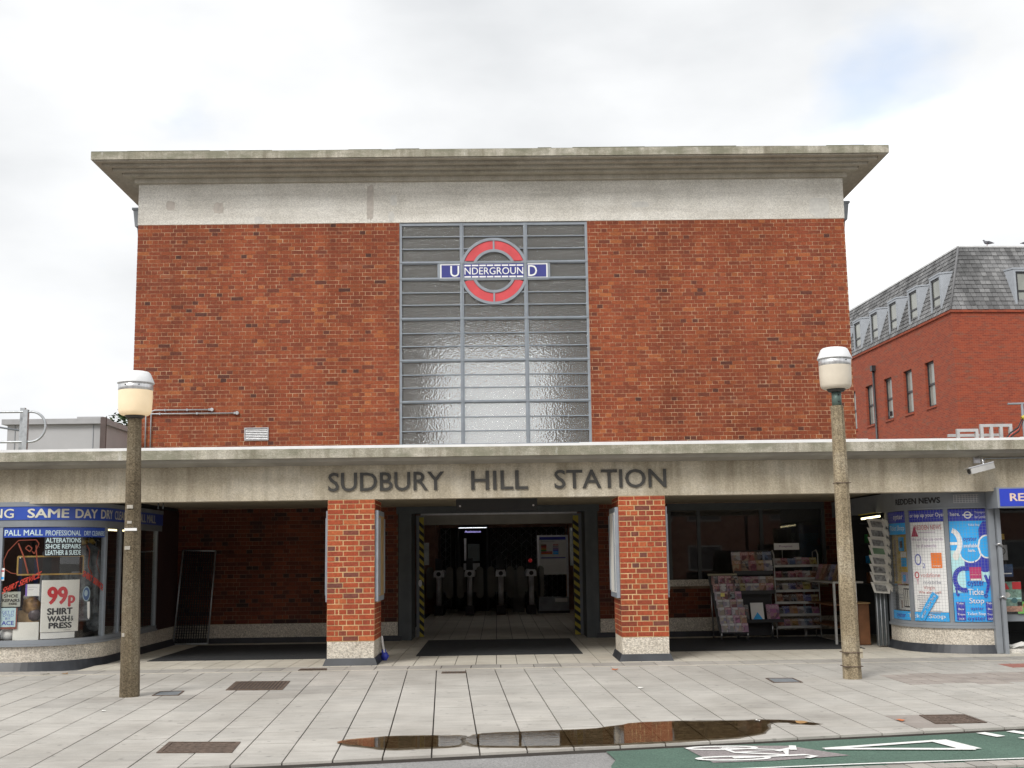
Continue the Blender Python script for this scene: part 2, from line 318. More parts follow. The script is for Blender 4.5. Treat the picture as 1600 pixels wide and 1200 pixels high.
# ------------------------------------------------------------------ mesh helpers
BASE = {}                                            # world position of every object's origin
class MB:
    def __init__(s): s.v = []; s.f = []; s.m = []; s.smooth = []
    def add(s, vs, fs, mi=0, sm=False):
        o = len(s.v); s.v += [tuple(v) for v in vs]
        for f in fs: s.f.append(tuple(i+o for i in f)); s.m.append(mi); s.smooth.append(sm)
        return s
    def box(s, x0, x1, y0, y1, z0, z1, mi=0, skip=''):
        vs = [(x0,y0,z0),(x1,y0,z0),(x1,y1,z0),(x0,y1,z0),(x0,y0,z1),(x1,y0,z1),(x1,y1,z1),(x0,y1,z1)]
        F = dict(b=(0,3,2,1), t=(4,5,6,7), f=(0,1,5,4), r=(1,2,6,5), k=(2,3,7,6), l=(3,0,4,7))
        return s.add(vs, [q for k, q in F.items() if k not in skip], mi)
    def prism(s, poly, h, mi=0):
        """poly: world points (CCW seen from the tip of h), h: extrusion vector"""
        n = len(poly); h = Vector(h); vs = [Vector(p) for p in poly] + [Vector(p)+h for p in poly]
        fs = [tuple(range(n))[::-1], tuple(range(n, 2*n))] + [(i, (i+1) % n, n+(i+1) % n, n+i) for i in range(n)]
        return s.add(vs, fs, mi)
    def tube(s, pts, r, n=8, mi=0, caps=True, sm=True):
        pts = [Vector(p) for p in pts]; rs = r if isinstance(r, (list, tuple)) else [r]*len(pts); rings = []; prev = None
        for i, p in enumerate(pts):
            d = (pts[min(i+1, len(pts)-1)] - pts[max(i-1, 0)]).normalized()
            a = prev if prev is not None and abs(prev.dot(d)) < .9 else (Vector((0, 0, 1)) if abs(d.z) < .9 else Vector((1, 0, 0)))
            u = (a - d*a.dot(d)).normalized(); w = d.cross(u); prev = u
            rings.append([p + (u*math.cos(2*math.pi*k/n + math.pi/n) + w*math.sin(2*math.pi*k/n + math.pi/n))*rs[i] for k in range(n)])
        vs = [q for g in rings for q in g]
        fs = [(i*n+k, i*n+(k+1) % n, (i+1)*n+(k+1) % n, (i+1)*n+k) for i in range(len(pts)-1) for k in range(n)]
        o = len(s.v); s.add(vs, fs, mi, sm)
        if caps: s.f += [tuple(o+k for k in range(n))[::-1], tuple(o+(len(pts)-1)*n+k for k in range(n))]; s.m += [mi]*2; s.smooth += [False]*2
        return s
    def lathe(s, c, prof, n=28, mi=0, sm=True):
        cx, cy, cz = c; vs = [(cx+r*math.cos(2*math.pi*k/n), cy+r*math.sin(2*math.pi*k/n), cz+z) for r, z in prof for k in range(n)]
        fs = [(i*n+k, i*n+(k+1) % n, (i+1)*n+(k+1) % n, (i+1)*n+k) for i in range(len(prof)-1) for k in range(n)]
        return s.add(vs, fs, mi, sm)
    def build(s, name, mats, parent=None, label=None, kind=None, base=None):
        b = Vector(base) if base is not None else (BASE[parent.name] if parent is not None else Vector((0, 0, 0)))
        me = bpy.data.meshes.new(name); me.from_pydata([tuple(Vector(v)-b) for v in s.v], [], s.f)
        for m in (mats if isinstance(mats, (list, tuple)) else [mats]): me.materials.append(m)
        me.polygons.foreach_set('material_index', s.m); me.polygons.foreach_set('use_smooth', s.smooth); me.update()
        return link(name, me, parent, b, label, kind)
def link(name, me, parent=None, b=(0, 0, 0), label=None, kind=None):
    o = bpy.data.objects.new(name, me); C.objects.link(o); b = Vector(b); BASE[o.name] = b
    if parent is not None: o.parent = parent; o.location = b - BASE[parent.name]
    else: o.location = b
    if label: o['label'] = label
    if kind: o['kind'] = kind
    return o
def thing(name, loc, label, cat, group=None):
    o = link(name, None, None, loc, label); o.empty_display_size = .2; o['category'] = cat
    if group: o['group'] = group
    return o
def single(mb, name, mats, label, cat, group=None, base=None):
    if base is None:
        base = Vector([sum(v[i] for v in mb.v)/len(mb.v) for i in (0, 1)] + [min(v[2] for v in mb.v)])
    o = mb.build(name, mats, None, label, base=base); o['category'] = cat
    if group: o['group'] = group
    return o

class Path:
    def __init__(s, pts):
        s.p = [Vector(p) for p in pts]; s.L = [0.]
        for a, b in zip(s.p, s.p[1:]): s.L.append(s.L[-1] + (b-a).length)
        s.n = []
        for i in range(len(s.p)):
            d = (s.p[min(i+1, len(s.p)-1)] - s.p[max(i-1, 0)]).normalized(); s.n.append(Vector((d.y, -d.x)))
        s.n[0] = s._sn(0); s.n[1] = s._sn(0); s.n[-1] = s._sn(-2); s.n[-2] = s._sn(-2)
    def _sn(s, i):
        d = (s.p[i+1 if i >= 0 else len(s.p)+i+1] - s.p[i]).normalized(); return Vector((d.y, -d.x))
    def at(s, u, off=0.):
        i = 0
        while i < len(s.L)-2 and s.L[i+1] < u: i += 1
        t = (u-s.L[i])/(s.L[i+1]-s.L[i]); p = s.p[i].lerp(s.p[i+1], t); n = s.n[i].lerp(s.n[i+1], t).normalized()
        q = p + n*off; return q.x, q.y
    def us(s, u0, u1, step=.09):
        k = max(1, int(math.ceil(abs(u1-u0)/step))); return [u0+(u1-u0)*i/k for i in range(k+1)]
    def strip(s, mb, u0, u1, z0, z1, o0, o1, mi=0, step=.09, flare=0.):
        """solid band along the path between offsets o0 (inner) and o1 (outer); flare pushes the outer foot out"""
        U = s.us(u0, u1, step); vs = []
        for u in U:
            a = s.at(u, o0); b = s.at(u, o1); b0 = s.at(u, o1+flare)
            vs += [(*a, z0), (*b0, z0), (*b, z1), (*a, z1)]
        fs = []
        for i in range(len(U)-1):
            for k in range(4): fs.append((i*4+k, (i+1)*4+k, (i+1)*4+(k+1) % 4, i*4+(k+1) % 4))
        e = (len(U)-1)*4; fs += [(0, 1, 2, 3), (e+3, e+2, e+1, e)]
        mb.add(vs, fs, mi); return mb
    def quad(s, mb, u0, u1, z0, z1, off, mi=0, step=.09):
        return s.strip(mb, u0, u1, z0, z1, off, off+.003, mi, step)
    def lettering(s, mb, txt, bold, u0, u1, z0, z1, off, mi=0, shear=0., zslope=0.):
        vs, fs, _ = TXT[(txt, bold)]; W_ = []
        for x, y, k in vs:
            u = u0+(u1-u0)*x + shear*y; W_.append((*s.at(u, off+.0004*k), z0+(z1-z0)*y + zslope*x))
        return mb.add(W_, fs, mi)
def flat_text(mb, txt, bold, x0, x1, y, z0, z1, mi=0, fn=None):
    vs, fs, _ = TXT[(txt, bold)]
    return mb.add([(x0+(x1-x0)*a, y-.0004*k, z0+(z1-z0)*b) for a, b, k in vs], fs, mi)
def extrude_letters(txt, bold, x0, x1, y0, y1, z0, z1):
    """separate raised letters: list of MB, left to right"""
    vs, fs, _ = TXT[(txt, bold)]; par = list(range(len(vs)))
    def root(i):
        while par[i] != i: par[i] = par[par[i]]; i = par[i]
        return i
    for f in fs:
        for i in f[1:]: par[root(i)] = root(f[0])
    groups = {}
    for f in fs: groups.setdefault(root(f[0]), []).append(f)
    out = []
    for g in groups.values():
        ids = sorted({i for f in g for i in f}); mp = {i: k for k, i in enumerate(ids)}; n = len(ids)
        P = [(x0+(x1-x0)*vs[i][0], z0+(z1-z0)*vs[i][1]) for i in ids]
        g = [tuple(mp[i] for i in f) for f in g]
        mb = MB(); mb.add([(x, y0, z) for x, z in P], g)
        edges = {}
        for f in g:
            for a, b in zip(f, f[1:]+f[:1]): edges[(a, b)] = 1
        side = [(a, b) for a, b in edges if (b, a) not in edges]
        mb.add([(x, y0, z) for x, z in P] + [(x, y1, z) for x, z in P], [(b, a, a+n, b+n) for a, b in side])
        out.append((min(p[0] for p in P), mb))
    return [m for _, m in sorted(out, key=lambda t: t[0])]

# bond of bricks: list of (a0, a1, z0, z1) cells along a face
CRS, UNIT, JT = .0726, .22, .0105
def bond(a0, a1, z0, z1, holes=(), start=0, closer=True):
    cells = []; k = start; z = z0
    while z + CRS*.6 < z1 + 1e-6:
        zt = min(z + CRS, z1)
        xs = [a0]; x = a0
        if k % 2 == 0:                       # stretchers
            while x < a1 - .03: x += UNIT; xs.append(min(x, a1))
        else:                                # header, queen closer, headers
            seq = [UNIT/2, UNIT/4]; i = 0
            while x < a1 - .02:
                x += seq[i] if i < 2 else UNIT/2; i += 1; xs.append(min(x, a1))
            if len(xs) > 4 and xs[-1]-xs[-2] < UNIT*.2: xs.pop(-2)
        for p, q in zip(xs, xs[1:]):
            segs = [(p, q)]
            for hx0, hx1, hz0, hz1 in holes:
                if zt <= hz0+.01 or z >= hz1-.01: continue
                ns = []
                for s0, s1 in segs:
                    if s1 <= hx0 or s0 >= hx1: ns.append((s0, s1))
                    else:
                        if s0 < hx0-.02: ns.append((s0, hx0))
                        if s1 > hx1+.02: ns.append((hx1, s1))
                segs = ns
            cells += [(s0, s1, z, zt) for s0, s1 in segs if s1-s0 > .025]
        z = zt; k += 1
    return cells
def brick_box(mb, a0, a1, z0, z1, face, depth, axis='x', j=JT, proud=.001, mi=0):
    """one brick; axis x: face lies in plane y=face looking to -Y; 'x-'/'x+': face in plane x looking that way"""
    d = random.uniform(-proud, proud); h = j/2; q = j*.22
    a0 += random.uniform(-q, q); a1 += random.uniform(-q, q); z0 += random.uniform(-q, q)*.6; z1 += random.uniform(-q, q)*.6
    if axis == 'x': mb.box(a0+h, a1-h, face-d, face+depth, z0+h, z1-h, mi, 'k')
    elif axis == '+': mb.box(face-depth, face+d, a0+h, a1-h, z0+h, z1-h, mi, 'l')
    else: mb.box(face-d, face+depth, a0+h, a1-h, z0+h, z1-h, mi, 'r')

# ------------------------------------------------------------------ ground, road, paving, floor
SL = .0119
def PZ(y): return -SL*(16.0-y) if y < 16.0 else 0.0
def KY(x): return 9.69 + .187*x                                   # kerb line
g = MB(); g.add([(-1500, -1500, -.95), (1500, -1500, -.95), (1500, 1500, -.95), (-1500, 1500, -.95)], [(0, 1, 2, 3)])
g.build('ground', GROUND, kind='structure')
rd = MB(); DR = .035
xs = [-40, 40]; vs = []
for x in xs:
    for y in (-40, KY(x)+.1): vs.append((x, y, PZ(y)-DR))
rd.add(vs, [(0, 2, 3, 1)]); road = rd.build('road', ASPH, kind='structure')
cl = MB()
def rz(x, y, e): return (x, y, PZ(y)-DR+e)
gp = [(.80, 8.2), (20, 11.2), (20, KY(20)-.02), (.86, KY(.86)-.02), (.90, 9.45), (.84, 9.2)]
cl.add([rz(x, y, .004) for x, y in gp], [(0, 1, 2, 3, 4, 5)])
lane = cl.build('cycle_lane', GREEN, kind='structure')
# bare patch under the bicycle symbol, symbol, arrow and dashes
bp = MB(); bp.add([rz(x, y, .008) for x, y in [(1.50, 9.93), (1.62, 9.25), (2.10, 9.30), (2.72, 9.46), (2.36, 9.93), (2.0, 9.97)]], [(0, 1, 2, 3, 4, 5)])
bp.build('bare_patch', PATCHY, lane)
def stroke(mb, pts, w, e, closed=False, wy=None):
    """painted line on the road along pts; w = width"""
    n = len(pts); L_, R_ = [], []
    for i, p in enumerate(pts):
        a = pts[(i-1) % n] if closed or i > 0 else p; b = pts[(i+1) % n] if closed or i < n-1 else p
        d = Vector((b[0]-a[0], b[1]-a[1])).normalized(); nn = Vector((-d.y, d.x))*w/2
        L_.append(rz(p[0]+nn.x, p[1]+nn.y, e)); R_.append(rz(p[0]-nn.x, p[1]-nn.y, e))
    k = n if closed else n-1
    mb.add(L_+R_, [(i, n+i, n+(i+1) % n, (i+1) % n) for i in range(k)])
bs = MB()
for cy_ in (9.86, 9.40):
    ell = [(1.80+.27*math.cos(2*math.pi*i/26), cy_+.075*math.sin(2*math.pi*i/26)) for i in range(26)]
    stroke(bs, ell, .05, .012 if cy_ > 9.6 else .0125, True)
for i, seg in enumerate(([(1.80, 9.86), (1.86, 9.64), (2.26, 9.72), (1.80, 9.86)], [(1.86, 9.64), (2.24, 9.50), (2.28, 9.72)], [(1.80, 9.40), (2.38, 9.49), (2.44, 9.42), (2.36, 9.36)], [(2.20, 9.66), (2.36, 9.80)], [(2.34, 9.70), (2.38, 9.90)])):
    stroke(bs, seg, .055, .013+.0006*i)
bs.build('bicycle_symbol', PAINT, lane)
ar = MB()
for i, seg in enumerate(([(2.60, 9.75), (3.62, 10.04)], [(3.62, 10.06), (3.74, 9.62)], [(2.60, 9.745), (3.76, 9.62)])): stroke(ar, seg, (.075, .17, .075)[i], .012+.0006*i)
ar.build('lane_arrow', PAINT, lane)
for (x0, y0, x1, y1) in ((4.12, 10.40, 4.21, 10.19), (4.40, 10.46, 4.50, 10.27), (4.36, 10.13, 4.45, 9.93), (4.66, 10.52, 4.75, 10.33)):
    dm = MB(); stroke(dm, [(x0, y0), (x1, y1)], .10, .012); dm.build('dash_marking', PAINT, lane)
el = MB(); stroke(el, [(-.2, 8.60), (1.31, 8.92), (2.62, 9.085), (4.0, 9.21), (9, 9.85)], .035, .012); el.build('edge_line', PAINT, lane)
for k in range(26):                                               # setts along the near edge of the lane
    x = 1.05+.155*k; y = 8.86+.105*(x-1.3)+(.02 if x > 2 else 0)-.16
    st = MB(); a = .12; d_ = Vector((math.cos(a), math.sin(a))); e_ = Vector((-d_.y, d_.x))
    c = Vector((x, y)); q = [c-d_*.073-e_*.09, c+d_*.073-e_*.09, c+d_*.073+e_*.09, c-d_*.073+e_*.09]
    st.prism([rz(p.x, p.y, .002) for p in q], (0, 0, .018+random.uniform(0, .004))); st.build('sett', CHAN, road, base=rz(x, y, 0))
dk = MB(); stroke(dk, [(2.87, 9.02), (3.2, 9.06)], .07, .017); dk.build('tar_patch', asphalt('tar', (.13, .12, .11)), lane)

pv = MB()
vs = []
for x in (-40, 40): vs += [(x, KY(x), PZ(KY(x))-.012), (x, 16.0, -.012), (x, 16.6, -.012)]
pv.add(vs, [(0, 3, 4, 1), (1, 4, 5, 2)])
for x in (-40, 39):                                               # kerb face down to the road
    pass
pv.add([(-40, KY(-40), PZ(KY(-40))-.012), (40, KY(40), PZ(KY(40))-.012), (40, KY(40), PZ(KY(40))-.25), (-40, KY(-40), PZ(KY(-40))-.25)], [(0, 1, 2, 3)])
pave = pv.build('pavement', BED, kind='structure')
d_ = Vector((-.044, 1)).normalized(); e_ = Vector((1, .044)).normalized(); O = Vector((-1.19, 16.0))
def clip(poly, f):
    out = []
    for a, b in zip(poly, poly[1:]+poly[:1]):
        fa, fb = f(a), f(b)
        if fa >= 0: out.append(a)
        if (fa >= 0) != (fb >= 0): out.append(a.lerp(b, fa/(fa-fb)))
    return out
slabs = []; PW = .38
def cell(i, v0, v1, gx=.0065, gy=.0036, w=PW, off=0.):
    q = [O+e_*(i*w+off+gx)+d_*(v0+gy), O+e_*((i+1)*w+off-gx)+d_*(v0+gy), O+e_*((i+1)*w+off-gx)+d_*(v1-gy), O+e_*(i*w+off+gx)+d_*(v1-gy)]
    q = clip(q, lambda p: 15.93-p.y); q = clip(q, lambda p: p.y-KY(p.x)-.004) if q else q
    return q
for i in range(-22, 24):
    v = -random.uniform(.0, .5)
    v -= 0; top = .1
    ln = [top]; y = top-random.uniform(.2, .7)
    while y > -9.5: ln.append(y); y -= random.choice((.45, .6, .6, .75))
    xm = -1.19+(i+.5)*PW
    small = xm > 4.55
    for b, a in zip(ln, ln[1:]):
        if small:
            k = max(1, round((b-a)/.2))
            for t in range(k):
                for h in (0, 1):
                    q = cell(i*2+h, a+(b-a)*t/k, a+(b-a)*(t+1)/k, .003, .003, PW/2)
                    if len(q) >= 3: slabs.append((q, 's'))
        else:
            q = cell(i, a, b)
            if len(q) >= 3: slabs.append((q, 'n'))
def slab_mb(mb, q, h=.02):
    t = [random.uniform(-.0012, .0012) for _ in range(3)]
    c = sum(q, Vector((0, 0)))/len(q)
    top = [(p.x, p.y, PZ(p.y)+t[0]+t[1]*(p.x-c.x)*2+t[2]*(p.y-c.y)*2) for p in q]; n = len(q)
    bot = [(x, y, z-h) for x, y, z in top]
    mb.add(top+bot, [tuple(range(n))] + [((i+1) % n, i, n+i, n+(i+1) % n) for i in range(n)])
    return c
rest = MB(); smalls = MB(); ind = []
big = [q for q, k in slabs if k == 'n']
def inview(c): return abs(c.x) < .475*c.y + .5
def mat_for(c):
    if 4.5 < c.x and 13.6+(c.x-4.5)*.0 < c.y < 14.6: return BAND
    if c.x > 6.42 and 15.05 < c.y < 15.5: return RED_P
    if (-4.75 < c.x < -3.1 and 13.1 < c.y < 13.75) or (-2.55 < c.x < -1.95 and 13.6 < c.y < 15.0) or (-3.5 < c.x < -1.95 and 13.4 < c.y < 13.95): return CHAN
    if 3.5 < c.x < 3.95 and 10.6 < c.y < 11.4: return BAND
    return SLAB
vis = sorted([q for q in big if inview(sum(q, Vector((0, 0)))/len(q))], key=lambda q: sum(q, Vector((0, 0))).y/len(q))
first = set(id(q) for q in vis[:300])
for q in big:
    if id(q) in first:
        mb = MB(); c = slab_mb(mb, q); mb.build('paving_slab', mat_for(c), pave, base=(c.x, c.y, PZ(c.y)))
    else: slab_mb(rest, q)
bandm = MB(); redm = MB()
for q, k in slabs:
    if k == 's':
        c = sum(q, Vector((0, 0)))/len(q)
        slab_mb({BAND.name: bandm, RED_P.name: redm}.get(mat_for(c).name, smalls), q)
if rest.v: rest.build('paving_slab', SLAB, pave, kind='stuff')
smalls.build('small_paver', SLAB, pave, kind='stuff')
if bandm.v: bandm.build('small_paver', BAND, pave, kind='stuff')
if redm.v: redm.build('small_paver', RED_P, pave, kind='stuff')
# channel course in front of the station floor and a pale edging line
edg = MB(); edg.box(-40, 40, 15.94, 15.99, -.02, .003); edg.build('edging_strip', TILE, pave)
x = -9.0; k = 0
while x < 9.5:
    w = random.choice((.36, .40, .44)); m = MB(); dz = random.uniform(-.002, .001)
    if k % 3 == 1:
        m.box(x+.006, x+w-.006, 16.0, 16.10, -.03, -.001+dz); m.box(x+.004, x+w-.004, 16.108, 16.42, -.03, dz); m.box(x+.004, x+w-.004, 16.43, 16.535, -.03, -.001+dz)
    else: m.box(x+.006, x+w-.006, 16.0, 16.535, -.03, dz)
    m.build('channel_stone', CHAN, pave, base=(x, 16.27, 0)); x += w; k += 1
# tiled station floor
fl = MB(); fl.add([(-5.7, 16.54, -.008), (7.5, 16.54, -.008), (7.5, 34.3, -.008), (-5.7, 34.3, -.008)], [(0, 1, 2, 3)])
floor = fl.build('station_floor', BED, kind='structure')
TW = .285; tiles = []
MATR = [(-5.15, -2.52, 17.85, 20.9), (-1.22, 1.27, 18.05, 21.35), (2.62, 5.55, 18.2, 20.9)]
for j in range(63):
    for i in range(-20, 27):
        x0 = i*TW-.02; y0 = 16.545+j*TW
        if x0 < -5.9 or x0 > 7.2: continue
        if y0 > 21.2 and not -2.0 < x0 < 2.0: continue
        if any(a < x0 and x0+TW < b and c < y0 and y0+TW < d for a, b, c, d in MATR): continue
        tiles.append((x0, y0))
tm = MB(); tm.box(.005, TW-.005, .004, TW-.004, -.02, 0, 0, 'b'); tme = None
rest = MB()
order = sorted(tiles, key=lambda t: (t[1] > 17.9 and abs(t[0]) > 2.4, t[1]))
for n_, (x0, y0) in enumerate(order):
    if n_ < 300:
        if tme is None: o = tm.build('floor_tile', TILE, floor, base=(0, 0, 0)); tme = o.data; o.location = (x0, y0, 0); BASE[o.name] = Vector((x0, y0, 0))
        else: link('floor_tile', tme, floor, (x0, y0, random.uniform(-.0006, .0006)))
    else: rest.box(x0+.005, x0+TW-.005, y0+.004, y0+TW-.004, -.02, random.uniform(-.0006, .0006), 0, 'b')
rest.build('floor_tile', TILE, floor, kind='stuff')
# shallow puddle by the kerb
PU = [(-.16, 10.62), (.15, 10.66), (.51, 10.70), (.88, 10.77), (1.10, 10.97), (1.29, 11.13), (1.65, 11.14), (2.05, 11.10), (2.38, 11.14), (2.69, 11.11), (2.92, 10.80), (2.70, 10.80), (2.62, 10.97), (2.42, 10.99), (2.36, 10.62), (2.25, 10.36), (2.0, 10.16), (1.68, 10.05), (1.3, 9.99), (.93, 9.90), (.47, 9.86), (0, 9.90), (-.22, 9.93), (-.30, 10.2), (-.24, 10.45)]
PU2 = [(-1.36, 10.32), (-1.20, 10.42), (-.95, 10.53), (-.70, 10.53), (-.43, 10.50), (-.29, 10.54), (-.33, 10.3), (-.30, 9.93), (-.5, 9.92), (-.72, 9.87), (-.90, 9.86), (-1.02, 9.95), (-1.16, 10.05), (-1.30, 10.14)]
def puddle(pts, zoff, name, parent_z, mt=WATER, grow=0.):
    P = []
    for a, b, c_ in zip(pts, pts[1:]+pts[:1], pts[2:]+pts[:2]):
        a, b, c_ = Vector(a), Vector(b), Vector(c_)
        P += [b*.75+a*.125+c_*.125 + Vector((random.uniform(-.012, .012), random.uniform(-.012, .012))), (b+c_)/2 + Vector((random.uniform(-.025, .025), random.uniform(-.02, .02)))]
    if grow:
        Q = []
        for a, b, c_ in zip(P, P[1:]+P[:1], P[2:]+P[:2]):
            d = (c_-a).normalized(); n = Vector((-d.y, d.x)); Q.append(b+n*grow*random.uniform(.5, 1.3))
        P = Q
    mb = MB(); n = len(P)
    mb.add([(p.x, p.y, parent_z(p.y)+zoff) for p in P], [tuple(range(n))[::-1]]); mb.build(name, mt, kind='structure')
def damp_film():
    m, nt, out = new_mat('damp_film'); t = node(nt, 'ShaderNodeBsdfTransparent'); c = ramp(nt, noise(nt, pos(nt), 14, 5, .7), [(.35, (.50, .47, .44)), (.65, (.85, .84, .82))]); nt.links.new(c, t.inputs[0])
    g_ = node(nt, 'ShaderNodeBsdfGlossy'); g_.inputs['Roughness'].default_value = .25; fr = node(nt, 'ShaderNodeFresnel'); fr.inputs[0].default_value = 1.15
    mx = node(nt, 'ShaderNodeMixShader'); nt.links.new(fr.outputs[0], mx.inputs[0]); nt.links.new(t.outputs[0], mx.inputs[1]); nt.links.new(g_.outputs[0], mx.inputs[2]); nt.links.new(mx.outputs[0], out.inputs[0]); return m
DAMP = damp_film(); lvl = lambda y: PZ(10.9)*.8 + PZ(y)*.2
for pts in (PU, PU2): puddle(pts, .0016, 'damp_patch', lambda y: PZ(y)+.0004, DAMP, .035)
puddle(PU, .0045, 'puddle', lvl); puddle(PU2, .0045, 'puddle', lvl)
puddle([(-1.02, 9.16), (-.86, 9.22), (-.62, 9.24), (-.38, 9.17), (-.42, 9.0), (-.7, 8.9), (-1.0, 8.95)], -.030, 'puddle', PZ)

# ------------------------------------------------------------------ the station building
ST = thing('station_building', (0, 21.5, 0), 'red brick station with flat concrete roof, tall gridded window and long low entrance canopy', 'building')
YB, YP, YR = 21.5, 16.7, 34.6                                      # block front, pier front, block rear
WX0, WX1, WZ0, WZ1 = -1.745, 1.765, 3.45, 7.645
BX = 6.61
# wall carcass in mortar colour, then the bricks
wl = MB(); yf = YB+.003
wl.box(-BX+.007, WX0, yf, YB+.35, 2.36, 7.655); wl.box(WX1, BX-.007, yf, YB+.35, 2.36, 7.655)
wl.box(WX0, WX1, yf, YB+.35, 2.36, WZ0)
wl.box(-BX, -BX+.3, YB+.35, YR, 0, 7.655); wl.box(BX-.3, BX, YB+.35, YR, 0, 7.655)
wl.box(-BX, WX0, YR-.3, YR, 0, 8.4); wl.box(WX1, BX, YR-.3, YR, 0, 8.4); wl.box(WX0, WX1, YR-.3, YR, 0, WZ0); wl.box(WX0, WX1, YR-.3, YR, WZ1, 8.4)
wall = wl.build('brick_wall', MO_WALL, ST)
hole = [(WX0, WX1, WZ0, WZ1)]
upper = bond(-BX, BX, 3.15, 7.65, hole)
up_mb = MB(); cand = []
for c in upper:
    brick_box(up_mb, c[0], c[1], c[2], c[3], YB, .02, 'x', .0098)
# side returns of the block, seen only as the edge courses
for sx, ax in ((-BX, '-'), (BX, '+')):
    for c in bond(YB, YB+2.2, 3.15, 7.65, (), 1): brick_box(up_mb, c[0], c[1], c[2], c[3], sx, .02, ax)
up_mb.build('brick', BR_WALL, wall, kind='stuff')
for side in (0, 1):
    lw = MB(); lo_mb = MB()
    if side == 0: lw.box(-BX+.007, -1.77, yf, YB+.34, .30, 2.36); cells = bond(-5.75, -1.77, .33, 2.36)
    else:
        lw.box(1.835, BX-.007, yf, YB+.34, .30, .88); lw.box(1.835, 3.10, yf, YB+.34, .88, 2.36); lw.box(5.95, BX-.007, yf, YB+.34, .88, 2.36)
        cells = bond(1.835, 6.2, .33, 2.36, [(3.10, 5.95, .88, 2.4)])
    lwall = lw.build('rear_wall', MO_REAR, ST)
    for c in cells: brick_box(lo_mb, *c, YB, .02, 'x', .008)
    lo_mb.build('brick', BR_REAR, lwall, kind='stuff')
# plinth and skirting along the rear wall of the canopy
for a, b in ((-5.72, -1.775), (1.84, 6.2)): pm = MB(); pm.box(a, b, YB-.012, YB+.02, .09, .325); pm.build('wall_plinth', CO_PLINTH, ST)
for a, b in ((-5.72, -1.70), (1.77, 6.2)): pm = MB(); pm.box(a, b, YB-.03, YB+.02, -.01, .088); pm.build('wall_skirting', SKIRT, ST)
# pale concrete band, moulded eaves and the overhanging roof slab
bd = MB(); bd.box(-BX-.004, BX+.004, YB-.004, YR, 7.657, 8.44); bd_ = bd
bd = MB()
for (x0, x1, y0, y1) in ((-BX-.004, BX+.004, YB-.004, YB+.3), (-BX-.004, -BX+.3, YB+.3, YR), (BX-.3, BX+.004, YB+.3, YR)): bd.box(x0, x1, y0, y1, 7.657, 8.44)
band = bd.build('concrete_band', CO_BAND, ST)
PATCH_A = plain('patch_mortar', (.50, .455, .41), .95, var=.15, scale=14); PATCH_B = plain('patch_grey', (.60, .585, .55), .95, var=.12, scale=14)
pr_ = random.Random(12)
for (x0, x1, z0, z1, mt) in ((-6.10, -5.93, 7.93, 8.12, PATCH_A), (-5.22, -5.02, 7.86, 8.08, PATCH_A), (-2.36, -2.22, 7.70, 8.40, PATCH_A), (-1.92, -1.78, 7.98, 8.20, PATCH_B), (-1.95, -1.84, 7.68, 7.88, PATCH_B), (-4.45, -4.28, 7.67, 7.80, PATCH_B), (5.95, 6.34, 7.68, 8.06, PATCH_B), (2.6, 2.95, 7.9, 8.02, PATCH_B)):
    n = 22; cx_, cz_, hx, hz_ = (x0+x1)/2, (z0+z1)/2, (x1-x0)/2, (z1-z0)/2; q = []
    for k in range(n):                                               # ragged outline between a box and an oval
        a_ = 2*math.pi*k/n; c_, s_ = math.cos(a_), math.sin(a_); f = 1/max(abs(c_), abs(s_))*.55+.45
        f *= pr_.uniform(.86, 1.06); q.append((cx_+hx*c_*f, YB-.004, cz_+hz_*s_*f))
    p = MB(); p.prism(q, (0, -.003, 0)); p.build('repair_patch', mt, band)
def ring(mb, x, y0, y1, z0, z1, inner):
    """rectangular band frame round the block: outer edge overhang x beyond the wall, back to y1"""
    mb.box(-BX-x, BX+x, YB-x, YB-inner, z0, z1); mb.box(-BX-x, -BX-inner, YB-inner, y1, z0, z1); mb.box(BX+inner, BX+x, YB-inner, y1, z0, z1)
mo = MB(); ring(mo, .07, 0, YR, 8.442, 8.533, -.2); mo.build('eaves_moulding', CO_SOFF, ST)
OV = .685
so = MB()
stp = [(-.1, .235, 8.536), (.258, .375, 8.582), (.398, .515, 8.628), (.538, OV-.03, 8.674)]
for x0, x, z in stp: ring(so, x, 0, YR+.5, z, 8.695, x0)
ring(so, OV-.035, 0, YR+.5, 8.690, 8.698, -.15)
so.build('stepped_soffit', CO_SOFF, ST)
ro = MB()
NX = 60
for sgn in (0,):                                                   # front fascia with a slightly uneven worn top
    ro.box(-BX-OV, BX+OV, YB-OV, YR+.6, 8.699, 8.838)
ro.build('roof_slab', CO_EDGE, ST)
rj = random.Random(5); mo2 = MB(); x = -BX-OV
while x < BX+OV-.1:
    w = rj.uniform(.25, .9); w = min(w, BX+OV-x); mo2.box(x, x+w, YB-OV+.01, YB-OV+.35, 8.838, 8.838+rj.uniform(.004, .022)); x += w
mo2.build('roof_edge_moss', plain('moss_crust', (.17, .17, .12), .95, var=.3, scale=12), ST)
ce = MB(); ce.box(-BX+.3, BX-.3, YB+.35, YR-.3, 8.40, 8.46); ce.build('hall_ceiling', CEIL, ST)
for sx in (-1, 1):                                                 # rainwater hopper heads behind the corners
    h = MB(); x = sx*(BX+.12); yh = YB+.36; h.prism([(x-.09, yh, 8.06), (x+.09, yh, 8.06), (x+.05, yh, 7.74), (x-.05, yh, 7.74)][::-1], (0, .2, 0))
    h.box(x-.11, x+.11, yh-.02, yh+.22, 8.06, 8.10); h.tube([(x, yh+.1, 7.76), (x-sx*.02, yh+.1, 7.6), (x-sx*.07, yh+.5, 7.3), (x-sx*.07, yh+.5, 3.0)], .04); h.build('rain_hopper', GREYP, ST)

